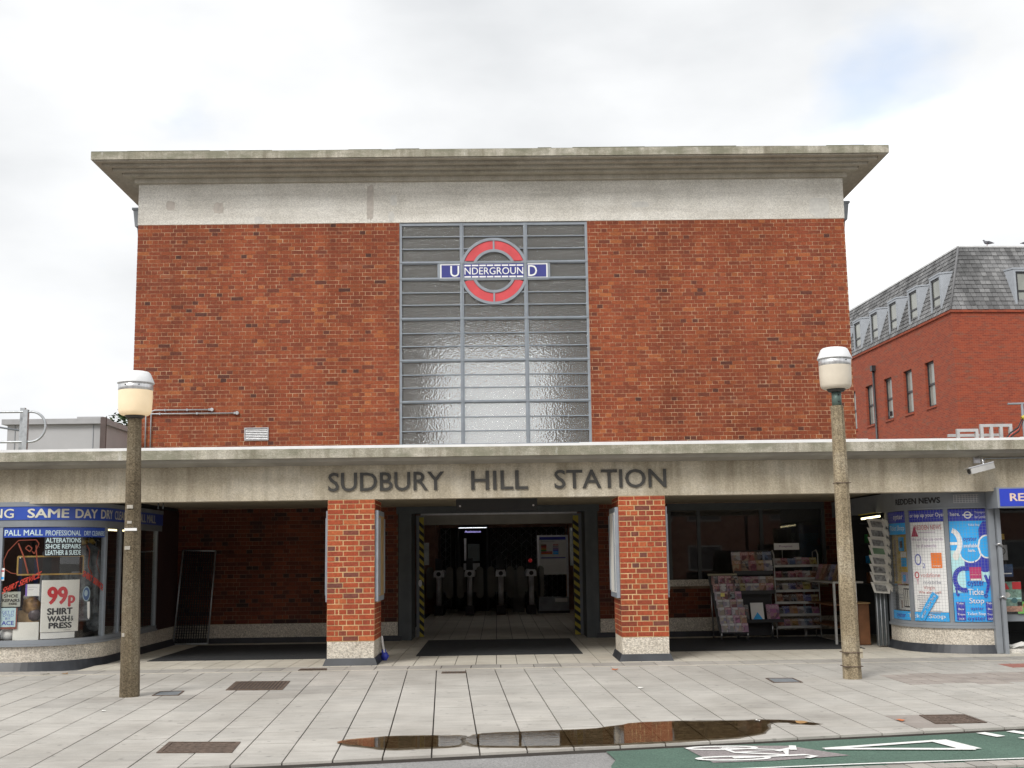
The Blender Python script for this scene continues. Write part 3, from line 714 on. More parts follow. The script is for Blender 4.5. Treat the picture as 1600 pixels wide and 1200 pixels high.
# tall window with its roundel
ROWS = [7.645, 6.885, 6.575, 5.820, 5.035, 4.270, 3.45]
COLS = [-1.745, -.585, .605, 1.765]
RC = (.012, 6.715); RO, RRO, RRI, RI = .635, .585, .415, .365
def tall_window(name, Y, glassm, roundel=True):
    f = MB(); d = .09
    for i, x in enumerate(COLS):
        w = .036 if 0 < i < 3 else .045
        f.box(x-w if i else x, x+w if i < 3 else x, Y, Y+d, ROWS[-1], ROWS[0])
    for i, z in enumerate(ROWS):
        h = .026 if 0 < i < 6 else .05
        for a, b in zip(COLS, COLS[1:]):
            f.box(a+.036, b-.036, Y+.004, Y+d-.004, z-h if i < 6 else z, z+h if i else z)
    frame = f.build(name, STEEL, ST)
    # thin mullion beads in front
    bd = MB()
    for x in COLS[1:3]: bd.box(x-.010, x+.010, Y-.014, Y, ROWS[-1], ROWS[0])
    for z in ROWS[1:-1]:
        for a, b in zip(COLS, COLS[1:]): bd.box(a+.012, b-.012, Y-.010, Y+.004, z-.009, z+.009)
    if roundel: bd.build('frame_bead', STEEL, frame)
    for ci, (a, b) in enumerate(zip(COLS, COLS[1:])):
        for ri, (zt, zb) in enumerate(zip(ROWS, ROWS[1:])):
            n = 1 if ri == 1 else 3
            x0, x1, t, q = a+.036, b-.036, zt-.026, zb+.026
            if ri == 1 and roundel:
                if ci == 1: continue
                if ci == 0: x1 = RC[0]-1.02
                else: x0 = RC[0]+1.02
            for k in range(n):
                za = q+(t-q)*k/n; zc = q+(t-q)*(k+1)/n
                if k:
                    spans = [(x0, x1)]
                    if roundel and ci == 1 and ri in (0, 2) and abs(za-RC[1]) < RO:
                        ex = math.sqrt(RO*RO-(za-RC[1])**2)-.01; spans = [(x0, RC[0]-ex), (RC[0]+ex, x1)]
                    for s0, s1 in spans:
                        if s1-s0 > .01: gb = MB(); gb.box(s0, s1, Y+.002, Y+.06, za-.009, za+.009); gb.build('glazing_bar', STEEL, frame)
                if roundel and ci == 1 and ri in (0, 2):           # panes round the roundel: cut outside the ring
                    xs = [x0+(x1-x0)*i/24 for i in range(25)]; pm = MB(); zl, zh = za+.009*(k > 0), zc-.009*(k < n-1)
                    for p, s in zip(xs, xs[1:]):
                        cx_ = (p+s)/2-RC[0]; r2 = RO*RO-cx_*cx_; ex = math.sqrt(r2) if r2 > 0 else 0
                        l, h = zl, zh
                        if ri == 0: l = max(l, RC[1]+ex-.01)
                        else: h = min(h, RC[1]-ex+.01)
                        if h-l > .004: pm.box(p, s, Y+.03, Y+.036, l, h, 0, 'lr')
                    for h_ in (-1, 1):                               # left and right of the ring are separate panes where it parts them
                        if not pm.v: break
                        whole = abs(za+zc-2*RC[1])/2 > RO-.05; sub = MB()
                        for f_, mi_, sm_ in zip(pm.f, pm.m, pm.smooth):
                            cx_ = sum(pm.v[i][0] for i in f_)/len(f_)
                            if whole or (cx_-RC[0])*h_ > 0: sub.add([pm.v[i] for i in f_], [tuple(range(len(f_)))])
                        if sub.v: sub.build('glass_pane', glassm, frame)
                        if whole: break
                    continue
                pm = MB(); pm.box(x0, x1, Y+.03, Y+.036, za+.009*(k > 0), zc-.009*(k < n-1)); pm.build('glass_pane', glassm, frame)
    return frame
TWF = tall_window('tall_window', YB+.015, CAST)
tall_window('rear_window', YR-.2, REARG, False)
def annulus(mb, ri, ro, y0, y1, a0, a1, n=48, mi=0):
    """ring segment between angles, depth y0..y1"""
    for k in range(n):
        p, q = a0+(a1-a0)*k/n, a0+(a1-a0)*(k+1)/n; vs = []
        for y in (y0, y1):
            for r, t in ((ri, p), (ro, p), (ro, q), (ri, q)): vs.append((RC[0]+r*math.cos(t), y, RC[1]+r*math.sin(t)))
        mb.add(vs, [(0, 3, 2, 1), (1, 2, 6, 5), (3, 0, 4, 7), (0, 1, 5, 4), (2, 3, 7, 6)], mi)
hb = .142; Yw = YB+.015
rf = MB()
t0 = math.asin(hb/RO)
for ri, ro_ in ((RRO, RO), (RI, RRI)):
    b = math.asin(hb/ri)
    annulus(rf, ri, ro_, Yw-.012, Yw+.05, b, math.pi-b); annulus(rf, ri, ro_, Yw-.012, Yw+.05, math.pi+b, 2*math.pi-b)
for s in (1, -1):
    rf.box(RC[0]-.016, RC[0]+.016, Yw-.010, Yw+.05, *sorted((RC[1]+s*RRI, RC[1]+s*RRO)))
rf.box(RC[0]-1.02, RC[0]+1.02, Yw-.004, Yw+.05, RC[1]+hb, RC[1]+hb+.03); rf.box(RC[0]-1.02, RC[0]+1.02, Yw-.004, Yw+.05, RC[1]-hb-.03, RC[1]-hb)
rf.box(RC[0]-1.05, RC[0]-1.0, Yw, Yw+.05, RC[1]-hb, RC[1]+hb); rf.box(RC[0]+1.0, RC[0]+1.05, Yw, Yw+.05, RC[1]-hb, RC[1]+hb)
rf.build('roundel_frame', STEEL, TWF)
b = math.asin(hb/RRI)
for k, (a0, a1) in enumerate(((b, math.pi/2-.03), (math.pi/2+.03, math.pi-b), (math.pi+b, 1.5*math.pi-.03), (1.5*math.pi+.03, 2*math.pi-b))):
    m = MB(); annulus(m, RRI+.004, RRO-.004, Yw+.004, Yw+.03, a0, a1, 20); m.build('red_ring_quarter', ENRED, TWF)
for s in (1, -1):                                                  # glass inside the ring
    m = MB(); n = 20; bb = math.asin((hb+.03)/RI)
    for k in range(n):
        p = bb+(math.pi-2*bb)*k/n; q = bb+(math.pi-2*bb)*(k+1)/n
        x0, x1 = RC[0]+RI*math.cos(q), RC[0]+RI*math.cos(p); h = RI*math.sin((p+q)/2)
        m.box(x0, x1, Yw+.03, Yw+.036, *sorted((RC[1]+s*(hb+.03), RC[1]+s*h)), 0, 'lr')
    m.build('glass_pane', CAST, TWF)
nb = MB(); nb.box(RC[0]-1.0, RC[0]+1.0, Yw+.002, Yw+.04, RC[1]-hb, RC[1]+hb)
nameb = nb.build('name_bar', WHITE, TWF)
nb = MB(); yb = Yw-.0005
nb.box(RC[0]-.975, COLS[1]-.03, yb, yb+.001, RC[1]-hb+.024, RC[1]+hb-.024); nb.box(COLS[2]+.03, RC[0]+.975, yb, yb+.001, RC[1]-hb+.024, RC[1]+hb-.024)
nb.box(COLS[1]+.036, COLS[2]-.036, yb, yb+.001, RC[1]-hb, RC[1]+hb); nb.build('blue_field', ENBLU, nameb)
lt = MB(); y = yb-.002
flat_text(lt, 'U', .01, -.80, -.632, y, RC[1]-.105, RC[1]+.105); flat_text(lt, 'D', .01, .648, .815, y, RC[1]-.105, RC[1]+.105)
flat_text(lt, 'NDERGROUN', .006, -.535, .558, y, RC[1]-.065, RC[1]+.070)
for s in (1, -1):
    for k in range(8):
        x0 = -.545+k*1.112/8+.008; lt.box(x0, x0+1.112/8-.018, y, y+.001, RC[1]+s*.108-.014, RC[1]+s*.108+.014)
lt.build('white_lettering', WHITE, nameb)

# canopy over the forecourt: slab, cove, beam, ceiling
cp = MB(); x0, x1 = -14, 15
pro = [(16.35, 2.835), (16.35, 2.965), (21.49, 2.965), (21.49, 2.835)]
cp.prism([(x0, y, z) for y, z in pro][::-1], (x1-x0, 0, 0)); cp.build('canopy_slab', CO_EDGE, ST)
cv = MB(); cv.prism([(x0, y, z) for y, z in [(16.40, 2.833), (16.45, 2.79), (16.66, 2.755), (16.72, 2.755), (16.72, 2.833)]], (x1-x0, 0, 0)); cv.build('canopy_cove', CO_COVE, ST)
wc = MB(); rj = random.Random(3); x = x0
while x < x1:
    w = rj.uniform(1.2, 2.6); wc.box(x, x+w, 16.352, 16.47, 2.962, 2.998+rj.uniform(0, .012)); x += w
wc.build('canopy_capping', LEAD, ST)
bm = MB(); bm.box(x0, x1, YP, YP+.28, 2.275, 2.755); beam = bm.build('entrance_beam', CO_BEAM, ST)
cm = MB(); cm.box(-5.6, 6.2, YP+.28, YB-.005, 2.365, 2.83); cm.build('canopy_ceiling', CEIL, ST)
for wd, a, b_ in (('SUDBURY', -2.352, -.728), ('HILL', -.346, .452), ('STATION', .826, 2.404)):
    for mb in extrude_letters(wd, .009, a, b_, YP-.022, YP-.002, 2.388, 2.652): mb.build('letter', LETTER, beam)
# piers, brick by brick
def pier(x0, n):
    x1 = x0+.66; y1 = YP+.95
    m = MB(); m.box(x0+.004, x1-.004, YP+.004, y1, .322, 2.275)
    p = m.build('brick_pier', MO_PIER, ST)
    for c in bond(x0, x1, .325, 2.272):
        b = MB(); brick_box(b, c[0], c[1], c[2], c[3], YP, .1, 'x', .013, .002); b.build('brick', BR_PIER, p, base=((c[0]+c[1])/2, YP, c[2]))
    sd = MB()
    for c in bond(YP, y1, .325, 2.272): brick_box(sd, c[0], c[1], c[2], c[3], x0, .02, '-', .013); brick_box(sd, c[0], c[1], c[2], c[3], x1, .02, '+', .013)
    sd.build('brick', BR_PIER, p, kind='stuff')
    q = MB(); q.box(x0+.006, x1-.006, YP+.006, y1, .09, .322); q.build('pier_plinth', CO_PLINTH, p)
    k = MB(); a, e = .008, .05
    k.add([(x0-e, YP-e, -.01), (x1+e, YP-e, -.01), (x1+e, y1+.03, -.01), (x0-e, y1+.03, -.01), (x0-a, YP-a, .095), (x1+a, YP-a, .095), (x1+a, y1+.02, .095), (x0-a, y1+.02, .095)],
          [(0, 1, 5, 4), (1, 2, 6, 5), (2, 3, 7, 6), (3, 0, 4, 7), (4, 5, 6, 7)])
    k.build('pier_skirting', SKIRT, p)
    return p
P1 = pier(-2.36, 0); P2 = pier(1.72, 1)
def poster_case(x, side, label, face):
    """shallow glazed case on a pier side; side +1 faces +X"""
    t = thing('poster_case', (x, YP+.5, .85), label, 'poster case', 'poster cases on the sides of the brick piers')
    th = .045 if x*side < 0 else .022
    m = MB(); a, b = sorted((x, x+side*th)); m.box(a, b, YP+.035, YP+.90, .86, 2.12); m.build('case', STEEL, t)
    m = MB(); a, b = sorted((x+side*(th+.001), x+side*(th+.004))); m.box(a, b, YP+.09, YP+.85, .93, 2.05); m.build('poster', face, t)
    m = MB(); a, b = sorted((x+side*(th+.005), x+side*(th+.021))); m.box(a, b, YP+.12, YP+.16, .95, 2.02); m.box(a, b, YP+.80, YP+.84, .95, 2.02); m.build('door_stile', GREYP, t)
poster_case(-2.362, -1, 'grey poster case on the left face of the left brick pier', PAPER)
poster_case(-1.698, 1, 'grey poster case on the right face of the left brick pier', WOOD)
poster_case(1.718, -1, 'grey poster case on the left face of the right brick pier', PAPER)
poster_case(2.382, 1, 'grey poster case on the right face of the right brick pier', WOOD)

# entrance between the piers: dark reveals, lintel, striped gate pockets
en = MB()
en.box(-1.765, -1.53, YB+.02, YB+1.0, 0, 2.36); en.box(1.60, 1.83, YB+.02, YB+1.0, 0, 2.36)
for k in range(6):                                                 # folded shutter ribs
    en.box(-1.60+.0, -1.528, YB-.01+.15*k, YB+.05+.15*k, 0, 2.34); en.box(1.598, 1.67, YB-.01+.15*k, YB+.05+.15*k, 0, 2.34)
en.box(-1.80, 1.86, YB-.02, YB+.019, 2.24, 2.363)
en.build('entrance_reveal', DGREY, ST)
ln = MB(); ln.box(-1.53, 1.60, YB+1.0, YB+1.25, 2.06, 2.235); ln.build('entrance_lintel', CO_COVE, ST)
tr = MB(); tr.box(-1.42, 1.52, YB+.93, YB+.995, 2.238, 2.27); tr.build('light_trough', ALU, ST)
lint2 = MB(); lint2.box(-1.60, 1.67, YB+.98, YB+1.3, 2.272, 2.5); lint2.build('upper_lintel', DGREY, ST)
def hazard(x0, x1, side):
    g = MB(); y = YB+.90
    g.box(x0, x1, y, y+.1, 0, 2.236); post = g.build('gate_post', GREYP, ST)
    s = MB(); w0, w1 = (x0+.055, x1) if side < 0 else (x0, x1-.055); s.box(w0, w1, y-.004, y-.001, .0, 2.2); s.build('yellow_backing', YEL, post)
    s = MB(); p = .15; z = -.05
    while z < 2.25:
        q = [(w0, z), (w1, z-.08), (w1, z-.08+p*.5), (w0, z+p*.5)]
        q = [Vector((a, min(max(b, .0), 2.2))) for a, b in q]
        if q[0].y < 2.2 and q[2].y > 0: s.add([(v.x, y-.0055, v.y) for v in q], [(0, 1, 2, 3)])
        z += p
    s.build('black_stripe', INK, post, kind='stuff'); return post
hz = hazard(-1.50, -1.36, -1); hazard(1.44, 1.60, 1)
nt_ = MB(); nt_.lathe((0, 0, 0), [(.0, 0), (.035, 0), (.035, .004), (0, .004)], 14)
n2 = MB(); n2.add([(-1.43+v[0]*1.0, YB+.886-v[2], .98+v[1]*1.9) for v in nt_.v], nt_.f); n2.build('round_notice', WHITE, hz)

# hall inside the station: partitions, lattice gate, platform opening
hl = MB(); hl.box(-BX+.3, -1.60, 31.4, 31.6, 0, 3.4); hl.box(1.95, BX-.3, 32.6, 32.8, 0, 3.4); hl.box(-1.60, 1.95, 33.3, 33.4, 2.25, 3.4)
hl.box(-1.60, -1.55, 31.6, 33.3, 0, 2.25); hl.build('hall_partition', plain('hall_brick', (.26, .14, .10), .85, var=.3), ST)
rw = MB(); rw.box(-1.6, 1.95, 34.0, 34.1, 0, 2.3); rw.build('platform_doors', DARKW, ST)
lg = MB()
for k in range(26):
    x = -1.55+k*.14
    if -1.1 < x < -.2: continue
    lg.tube([(x, 33.2, 0), (x, 33.2, 2.2)], .010, 5)
for k in range(13):
    for q in range(9):
        x = -1.55+k*.28; z = .1+q*.24
        if -1.3 < x < -.2: continue
        lg.tube([(x, 33.18, z), (x+.28, 33.18, z+.24)], .007, 4); lg.tube([(x, 33.16, z+.24), (x+.28, 33.16, z)], .007, 4)
lg.build('lattice_gate', GREYP, ST, kind='stuff')

# ------------------------------------------------------------------ dry cleaner's shop on the left, with its curved front
def arc(cx, cy, r, a0, a1, n=30): return [(cx+r*math.cos(a0+(a1-a0)*i/n), cy+r*math.sin(a0+(a1-a0)*i/n)) for i in range(n+1)]
PL = Path([(-9.5, 16.72)] + arc(-6.65, 17.67, .95, -math.pi/2, 0) + [(-5.70, 21.49)])
PR = Path([(6.05, 21.4)] + arc(7.05, 18.05, 1.0, math.pi, 1.5*math.pi) + [(9.5, 17.05)])
LS = thing('dry_cleaner_shop', (-7.5, 18.5, 0), 'shop with curved window, blue fascia and laundry posters left of the station entrance', 'shop')
LU1 = 6.85
m = MB(); PL.strip(m, 0, 8.15, .105, .315, -.2, .0); m.build('plinth', CO_PLINTH, LS)
m = MB(); PL.strip(m, 0, 8.15, -.03, .104, -.2, .012, flare=.06); m.build('skirting', SKIRT, LS)
m = MB(); PL.strip(m, 0, LU1, .316, .345, -.1, .035); PL.strip(m, 0, LU1, .346, .40, -.1, .015); m.build('sill', GREYP, LS)
m = MB(); PL.strip(m, 0, LU1+.2, 1.955, 2.05, -.1, .012); PL.strip(m, 0, LU1+.2, 2.238, 2.30, -.1, .03); m.build('window_head', GREYP, LS)
m = MB(); PL.strip(m, 0, LU1+.2, 2.052, 2.236, -.1, .022); fas = m.build('fascia_board', FBLUE, LS)
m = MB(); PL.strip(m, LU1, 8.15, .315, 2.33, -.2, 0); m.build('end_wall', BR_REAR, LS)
for u0, u1 in ((2.575, 2.625), (4.19, 4.255), (4.86, 4.92), (LU1-.06, LU1)):
    m = MB(); PL.strip(m, u0, u1, .40, 1.955, -.06, .006); m.build('mullion', STEEL, LS)
for u0, u1 in ((0, 2.57), (2.63, 3.180), (3.188, 3.732), (3.740, 4.188), (4.257, 4.858), (4.922, LU1-.062)):
    m = MB(); PL.strip(m, u0, u1, .402, 1.953, -.02, -.014, step=.06); m.build('window_pane', GLASS, LS)
m = MB()
for w, b, u0, u1 in (('CLEANING', .015, 1.75, 2.775), ('SAME', .03, 2.956, 3.498), ('DAY', .03, 3.584, 3.946), ('DRY', .025, 4.02, 4.363), ('CLEANERS', .015, 4.466, 5.30), ('PALL MALL', .02, 5.6, 6.6)):
    PL.lettering(m, w, b, u0, u1, 2.078, 2.207, .0265)
m.build('fascia_lettering', plain('cream_letters', (.70, .68, .58), .5, var=.05), fas)
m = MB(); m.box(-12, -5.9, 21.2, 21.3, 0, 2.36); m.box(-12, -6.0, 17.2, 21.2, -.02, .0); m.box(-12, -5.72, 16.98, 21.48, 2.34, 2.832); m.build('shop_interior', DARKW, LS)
fp = Path([(-9.2, 16.72), (-9.1, 16.72)])
m = MB(); m.box(-12, -9.49, 16.72, 16.9, 0, 2.3); m.build('shopfront_panel', GREYP, LS)
# printed film and lettering on the glass
m = MB(); PL.quad(m, 2.63, 4.185, 1.812, 1.948, -.0125, 0, .05); PL.quad(m, 3.19, 3.715, 1.545, 1.808, -.0125, 1, .05)
film = m.build('window_film', [FBLUE, INK], LS)
m = MB(); o = -.0075
for w, b, u0, u1, z0, z1 in (('PALL MALL', .02, 2.645, 3.165, 1.835, 1.915), ('PROFESSIONAL', .015, 3.20, 3.697, 1.832, 1.905), ('DRY CLEANERS', .01, 3.75, 4.17, 1.832, 1.900),
                             ('ALTERATIONS', .03, 3.205, 3.702, 1.733, 1.800), ('SHOE REPAIRS', .03, 3.205, 3.702, 1.648, 1.714), ('LEATHER & SUEDE', .03, 3.208, 3.706, 1.560, 1.630)):
    m = MB(); PL.lettering(m, w, b, u0, u1, z0, z1, o); m.build('film_lettering', plain('pale_blue_letters', (.62, .76, .78), .5, var=.04), film)
m = MB(); PL.lettering(m, 'SHIRT SERVICE', .03, 2.64, 3.145, 1.03, 1.125, -.011, zslope=.22, shear=.03); PL.lettering(m, 'SHIRT SERVICE', .03, 3.745, 4.18, 1.26, 1.345, -.011, zslope=-.22, shear=.02)
m.build('red_lettering', REDF, LS)
m = MB()
def line_on(path, mb, pts, w, off, mi=0):
    P_ = [Vector(p) for p in pts]
    for a, b in zip(P_, P_[1:]):
        d = (b-a); n = Vector((-d.y, d.x)).normalized()*w/2; k = max(1, int(d.length/.08))
        for i in range(k):
            p, q = a.lerp(b, i/k), a.lerp(b, (i+1)/k)
            mb.add([(*path.at(v.x, off), v.y) for v in (p-n, q-n, q+n, p+n)], [(0, 1, 2, 3)], mi)
for k, (pts, w) in enumerate((
    ([(2.65, 1.50), (2.70, 1.62), (2.84, 1.77), (3.08, 1.775), (3.12, 1.72), (3.06, 1.58), (3.03, 1.62)], .011),
    ([(2.65, 1.50), (2.66, 1.38), (2.76, 1.32), (2.84, 1.31)], .010),
    ([(2.84, 1.73), (2.92, 1.55), (2.99, 1.31)], .020),
    ([(3.08, 1.70), (3.10, 1.50), (3.14, 1.28)], .014),
    ([(2.94, 1.66), (3.0, 1.61), (3.03, 1.66), (2.98, 1.70), (2.94, 1.66)], .012),
    ([(3.80, 1.70), (3.86, 1.62), (3.84, 1.40), (3.92, 1.28)], .014),
    ([(4.05, 1.62), (4.00, 1.45), (4.08, 1.30)], .010),
)):
    m = MB(); line_on(PL, m, pts, w, -.0114+.0002*k); m.build('orange_stroke', NEON, LS)

def slices(path, mb, poly, off, step=.025):
    """convex outline laid on the curved path in narrow upright slices"""
    ua, ub = min(p[0] for p in poly), max(p[0] for p in poly); U = path.us(ua+1e-5, ub-1e-5, step); cols = []
    for u in U:
        zs = []
        for p, q in zip(poly, list(poly[1:])+[poly[0]]):
            if (p[0]-u)*(q[0]-u) <= 0 and abs(q[0]-p[0]) > 1e-9: zs.append(p[1]+(q[1]-p[1])*(u-p[0])/(q[0]-p[0]))
        cols.append((min(zs), max(zs)))
    vs = []
    for u, (a, b) in zip(U, cols): x, y = path.at(u, off); vs += [(x, y, a), (x, y, b)]
    mb.add(vs, [(2*i, 2*i+2, 2*i+3, 2*i+1) for i in range(len(U)-1)])
def on_path(path, name, label, cat, bg, u0, u1, z0, z1, off, deco=(), group=None, thick=.002):
    """flat print that follows the window; deco: (kind, args, material)"""
    cu = (u0+u1)/2; t = thing(name, (*path.at(cu, off), z0), label, cat, group)
    m = MB(); path.strip(m, u0, u1, z0, z1, off, off+thick, 0, .05); m.build('sheet', bg, t)
    by = {}
    for k, (kind, a, mt) in enumerate(deco):
        m = by.setdefault(mt.name, (MB(), mt))[0]; o = off+thick+.0012+.0003*k
        if kind == 't': path.lettering(m, a[0], a[1], a[2], a[3], a[4], a[5], o)
        elif kind == 'q': path.strip(m, a[0], a[1], a[2], a[3], o, o+.0002, 0, .05)
        elif kind == 'l': line_on(path, m, a[0], a[1], o)
        elif kind == 'c':
            c, z, ru, rz_ = a; n = 28; slices(path, m, [(c+ru*math.cos(2*math.pi*i/n), z+rz_*math.sin(2*math.pi*i/n)) for i in range(n)], o)
        elif kind == 'p': slices(path, m, a, o)
    for i, (nm, (m, mt)) in enumerate(by.items()): m.build('print', mt, t)
    return t
on_path(PL, 'price_poster', 'white 99p shirt wash and press poster in the curved shop window', 'poster', PAPER, 3.178, 3.722, .50, 1.215, -.034, [
    ('t', ('99', .05, 3.255, 3.545, .875, 1.125), PRED), ('t', ('p', .05, 3.55, 3.66, .84, 1.0), PRED), ('t', ('SHIRT', .05, 3.262, 3.625, .735, .83), INK),
    ('t', ('WASH', .05, 3.268, 3.585, .640, .722), INK), ('t', ('&', .01, 3.60, 3.64, .645, .715), INK), ('t', ('PRESS', .05, 3.29, 3.62, .547, .63), INK), ('q', (3.5, 3.60, .520, .524), INK)])
on_path(PL, 'backing_card', 'blank white card strip under the 99p poster', 'card', WHITE, 3.185, 3.67, .41, .495, -.036, [('q', (3.2, 3.66, .49, .493), GREYINK)])
on_path(PL, 'notice_card', 'small white notice card with a violet edge beside the 99p poster', 'card', WHITE, 2.96, 3.149, 1.00, 1.165, -.034, [('q', (2.96, 2.985, 1.0, 1.165), plain('print_violet', (.25, .16, .55), .6)), ('q', (3.0, 3.07, 1.085, 1.09), GREYINK), ('q', (3.0, 3.12, 1.12, 1.124), GREYINK), ('c', (3.105, 1.06, .012, .014), OYN)])
on_path(PL, 'service_plaque', 'grey shoe repairs plaque in the lower left of the shop window', 'sign', plain('plaque_grey', (.45, .47, .42), .5), 2.635, 2.895, .86, 1.065, -.036, [
    ('t', ('SHOE', .02, 2.665, 2.86, .985, 1.03), INK), ('t', ('REPAIRS', .03, 2.645, 2.885, .925, .968), INK), ('t', ('HERE', .03, 2.74, 2.85, .885, .915), INK)])
on_path(PL, 'dye_poster', 'pale blue dyeing poster in an orange frame at the left end of the window', 'poster', NEON, 2.632, 2.86, .555, .845, -.036, [
    ('q', (2.632, 2.84, .585, .845), plain('pale_blue_paper', (.50, .68, .74), .6, var=.05)), ('t', ('GET IT', 0., 2.65, 2.82, .765, .805), OYN), ('t', ('DYED', 0., 2.665, 2.81, .725, .76), OYN), ('t', ('BY', 0., 2.70, 2.77, .685, .715), OYN), ('t', ('ACE', .02, 2.65, 2.82, .61, .668), OYN)])
on_path(PL, 'blank_board', 'blank cream board standing on the window sill', 'board', PAPER, 2.80, 3.16, .402, .645, -.055, [])
on_path(PL, 'stamp_sticker', 'small sticker with red and blue stripes at the far left of the window', 'sticker', WHITE, 2.615, 2.665, 1.22, 1.39, -.013, [('q', (2.62, 2.66, 1.34, 1.36), PRED), ('q', (2.62, 2.66, 1.235, 1.27), OYB)])
t = on_path(PL, 'framed_board', 'long dark board in a thin gilt frame hanging across the window', 'board', BLACK, 2.815, 3.80, 1.285, 1.555, -.060, [('l', ([(2.825, 1.295), (3.79, 1.295), (3.79, 1.545), (2.825, 1.545), (2.825, 1.295)], .022), plain('gilt', (.42, .27, .08), .45)), ('q', (2.85, 2.865, 1.52, 1.535), WHITE), ('q', (3.60, 3.74, 1.315, 1.322), GREYINK)])
t = thing('oval_sticker', (*PL.at(3.83, -.014), .65), 'oval blue and white sticker with a long tail right of the 99p poster', 'sticker')
m = MB()
def ell(c, z, a, b, o): return [(*PL.at(c+a*math.cos(2*math.pi*i/28), o), z+b*math.sin(2*math.pi*i/28)) for i in range(28)]
m.add(ell(3.83, 1.01, .068, .105, -.0125), [tuple(range(28))], 0); m.add(ell(3.83, 1.01, .056, .09, -.0115), [tuple(range(28))], 1); m.add(ell(3.82, 1.02, .03, .045, -.0108), [tuple(range(28))], 0)
m.build('disc', [plain('sticker_blue', (.34, .44, .48), .6), plain('sticker_navy', (.07, .12, .24), .6)], t)
m = MB(); m.add([(*PL.at(u, -.0118), z) for u, z in ((3.845, .90), (3.895, .90), (3.905, .68), (3.885, .65), (3.862, .68))], [(0, 1, 2, 3, 4)]); m.build('tail', PAPER, t)
# goods behind the glass
def blob(mb, c, r, n=9, k=7, jit=.15, mi=0):
    rr = random.Random(int(abs(c[0]*1000)))
    prof = []
    vs = []; fs = []
    for i in range(k+1):
        th = math.pi*i/k
        for j in range(n):
            q = 1+rr.uniform(-jit, jit); vs.append((c[0]+r[0]*math.sin(th)*math.cos(2*math.pi*j/n)*q, c[1]+r[1]*math.sin(th)*math.sin(2*math.pi*j/n)*q, c[2]+r[2]*math.cos(th)))
    fs = [(i*n+j, (i+1)*n+j, (i+1)*n+(j+1) % n, i*n+(j+1) % n) for i in range(k) for j in range(n)]
    mb.add(vs, fs, mi, True)
x, y = PL.at(3.03, -.18); m = MB(); blob(m, (x, y, .86), (.13, .09, .13)); blob(m, (x+.05, y-.02, .74), (.10, .08, .09), mi=1); blob(m, (x-.06, y, .98), (.06, .05, .05), mi=2)
single(m, 'shoe_heap', [plain('tan_leather', (.28, .17, .08), .6, var=.4, scale=20), plain('dark_leather', (.08, .06, .07), .4), plain('grey_suede', (.35, .32, .28), .8)], 'heap of tan and dark shoes behind the blank cream board', 'shoes')
x, y = PL.at(3.0, -.22); m = MB(); m.box(x-.14, x+.14, y-.07, y+.1, .40, .80); single(m, 'display_box', WOOD, 'brown cardboard display box under the heap of shoes', 'box')
x, y = PL.at(2.70, -.15); m = MB(); blob(m, (x, y, .48), (.12, .08, .09)); single(m, 'white_cloth', WHITE, 'crumpled white cloth below the pale blue dyeing poster', 'cloth')
PLAS = plain('clear_polythene', (.17, .19, .21), .25, var=.6, scale=9)
def garment(x, y, ztop, h, w, label, mt):
    m = MB(); n = 14; ring_ = []
    prof = [(0, .12), (.04, .5), (.09, .9), (.3, .95), (.65, 1.0), (1, 1.08)]; rr = random.Random(int(x*977))
    ph = [rr.uniform(0, 6.28) for _ in range(3)]
    vs = []
    for d, s in prof:
        for k in range(n):
            a = 2*math.pi*k/n; f = 1+.12*math.sin(3*a+ph[0]+d*2)+.08*math.sin(5*a+ph[1])
            vs.append((x+w*.5*s*f*math.cos(a), y+.07*s*f*math.sin(a)*(1+d), ztop-h*d))
    m.add(vs, [(i*n+k, (i+1)*n+k, (i+1)*n+(k+1) % n, i*n+(k+1) % n) for i in range(len(prof)-1) for k in range(n)], 0, True)
    hk = MB(); hk.tube([(x, y, ztop-.02), (x, y, ztop+.07), (x+.03, y, ztop+.10), (x+.05, y, ztop+.08)], .004, 5)
    t = thing('bagged_garment', (x, y, ztop-h), label, 'garment', 'cleaned clothes hanging in the shop window'); m.build('cover', mt, t); hk.build('hanger_hook', ALU, t)
GOLD = plain('gold_fabric', (.40, .28, .06), .5, var=.5, scale=14)
for i, (u, off, zt, h, w, mt, lb) in enumerate(((3.95, -.75, 1.70, 1.0, .42, PLAS, 'polythene covered garment behind the right end of the curved glass'),
        (4.35, -.45, 1.72, 1.1, .40, PLAS, 'polythene covered garment nearest the window mullion'), (4.62, -.40, 1.74, 1.15, .36, PLAS, 'polythene covered garment right of the window mullion'),
        (5.4, -.55, 1.70, 1.0, .40, plain('dark_cloth', (.03, .03, .035), .8), 'dark suit hanging behind the lamp post'), (3.5, -1.3, 1.6, .9, .5, MATS['dark_cloth'], 'dark coat hanging deep inside the shop'))):
    x, y = PL.at(u, off); garment(x, y, zt, h, w, lb, mt)
m = MB()
for u in (3.95, 4.2, 4.45, 4.75): x, y = PL.at(u, -.5); blob(m, (x, y, 1.76), (.16, .12, .06), jit=.3)
single(m, 'gold_bunting', GOLD, 'gold tinsel drape along the top of the shop window', 'decoration')
m = MB(); blob(m, (*PL.at(4.55, -.25), .58), (.12, .12, .14)); single(m, 'laundry_sack', PLAS, 'pale laundry sack on the sill right of the mullion', 'sack')
TUBE = emis('lit_tube', (1.0, .86, .50), 2.2)
t = thing('fluorescent_light', (-6.1, 19.5, 1.9), 'lit fluorescent tube inside the dry cleaning shop', 'light')
m = MB(); m.tube([(-6.24, 19.0, 1.965), (-5.96, 20.0, 1.95)], .016, 8); m.build('tube', TUBE, t)
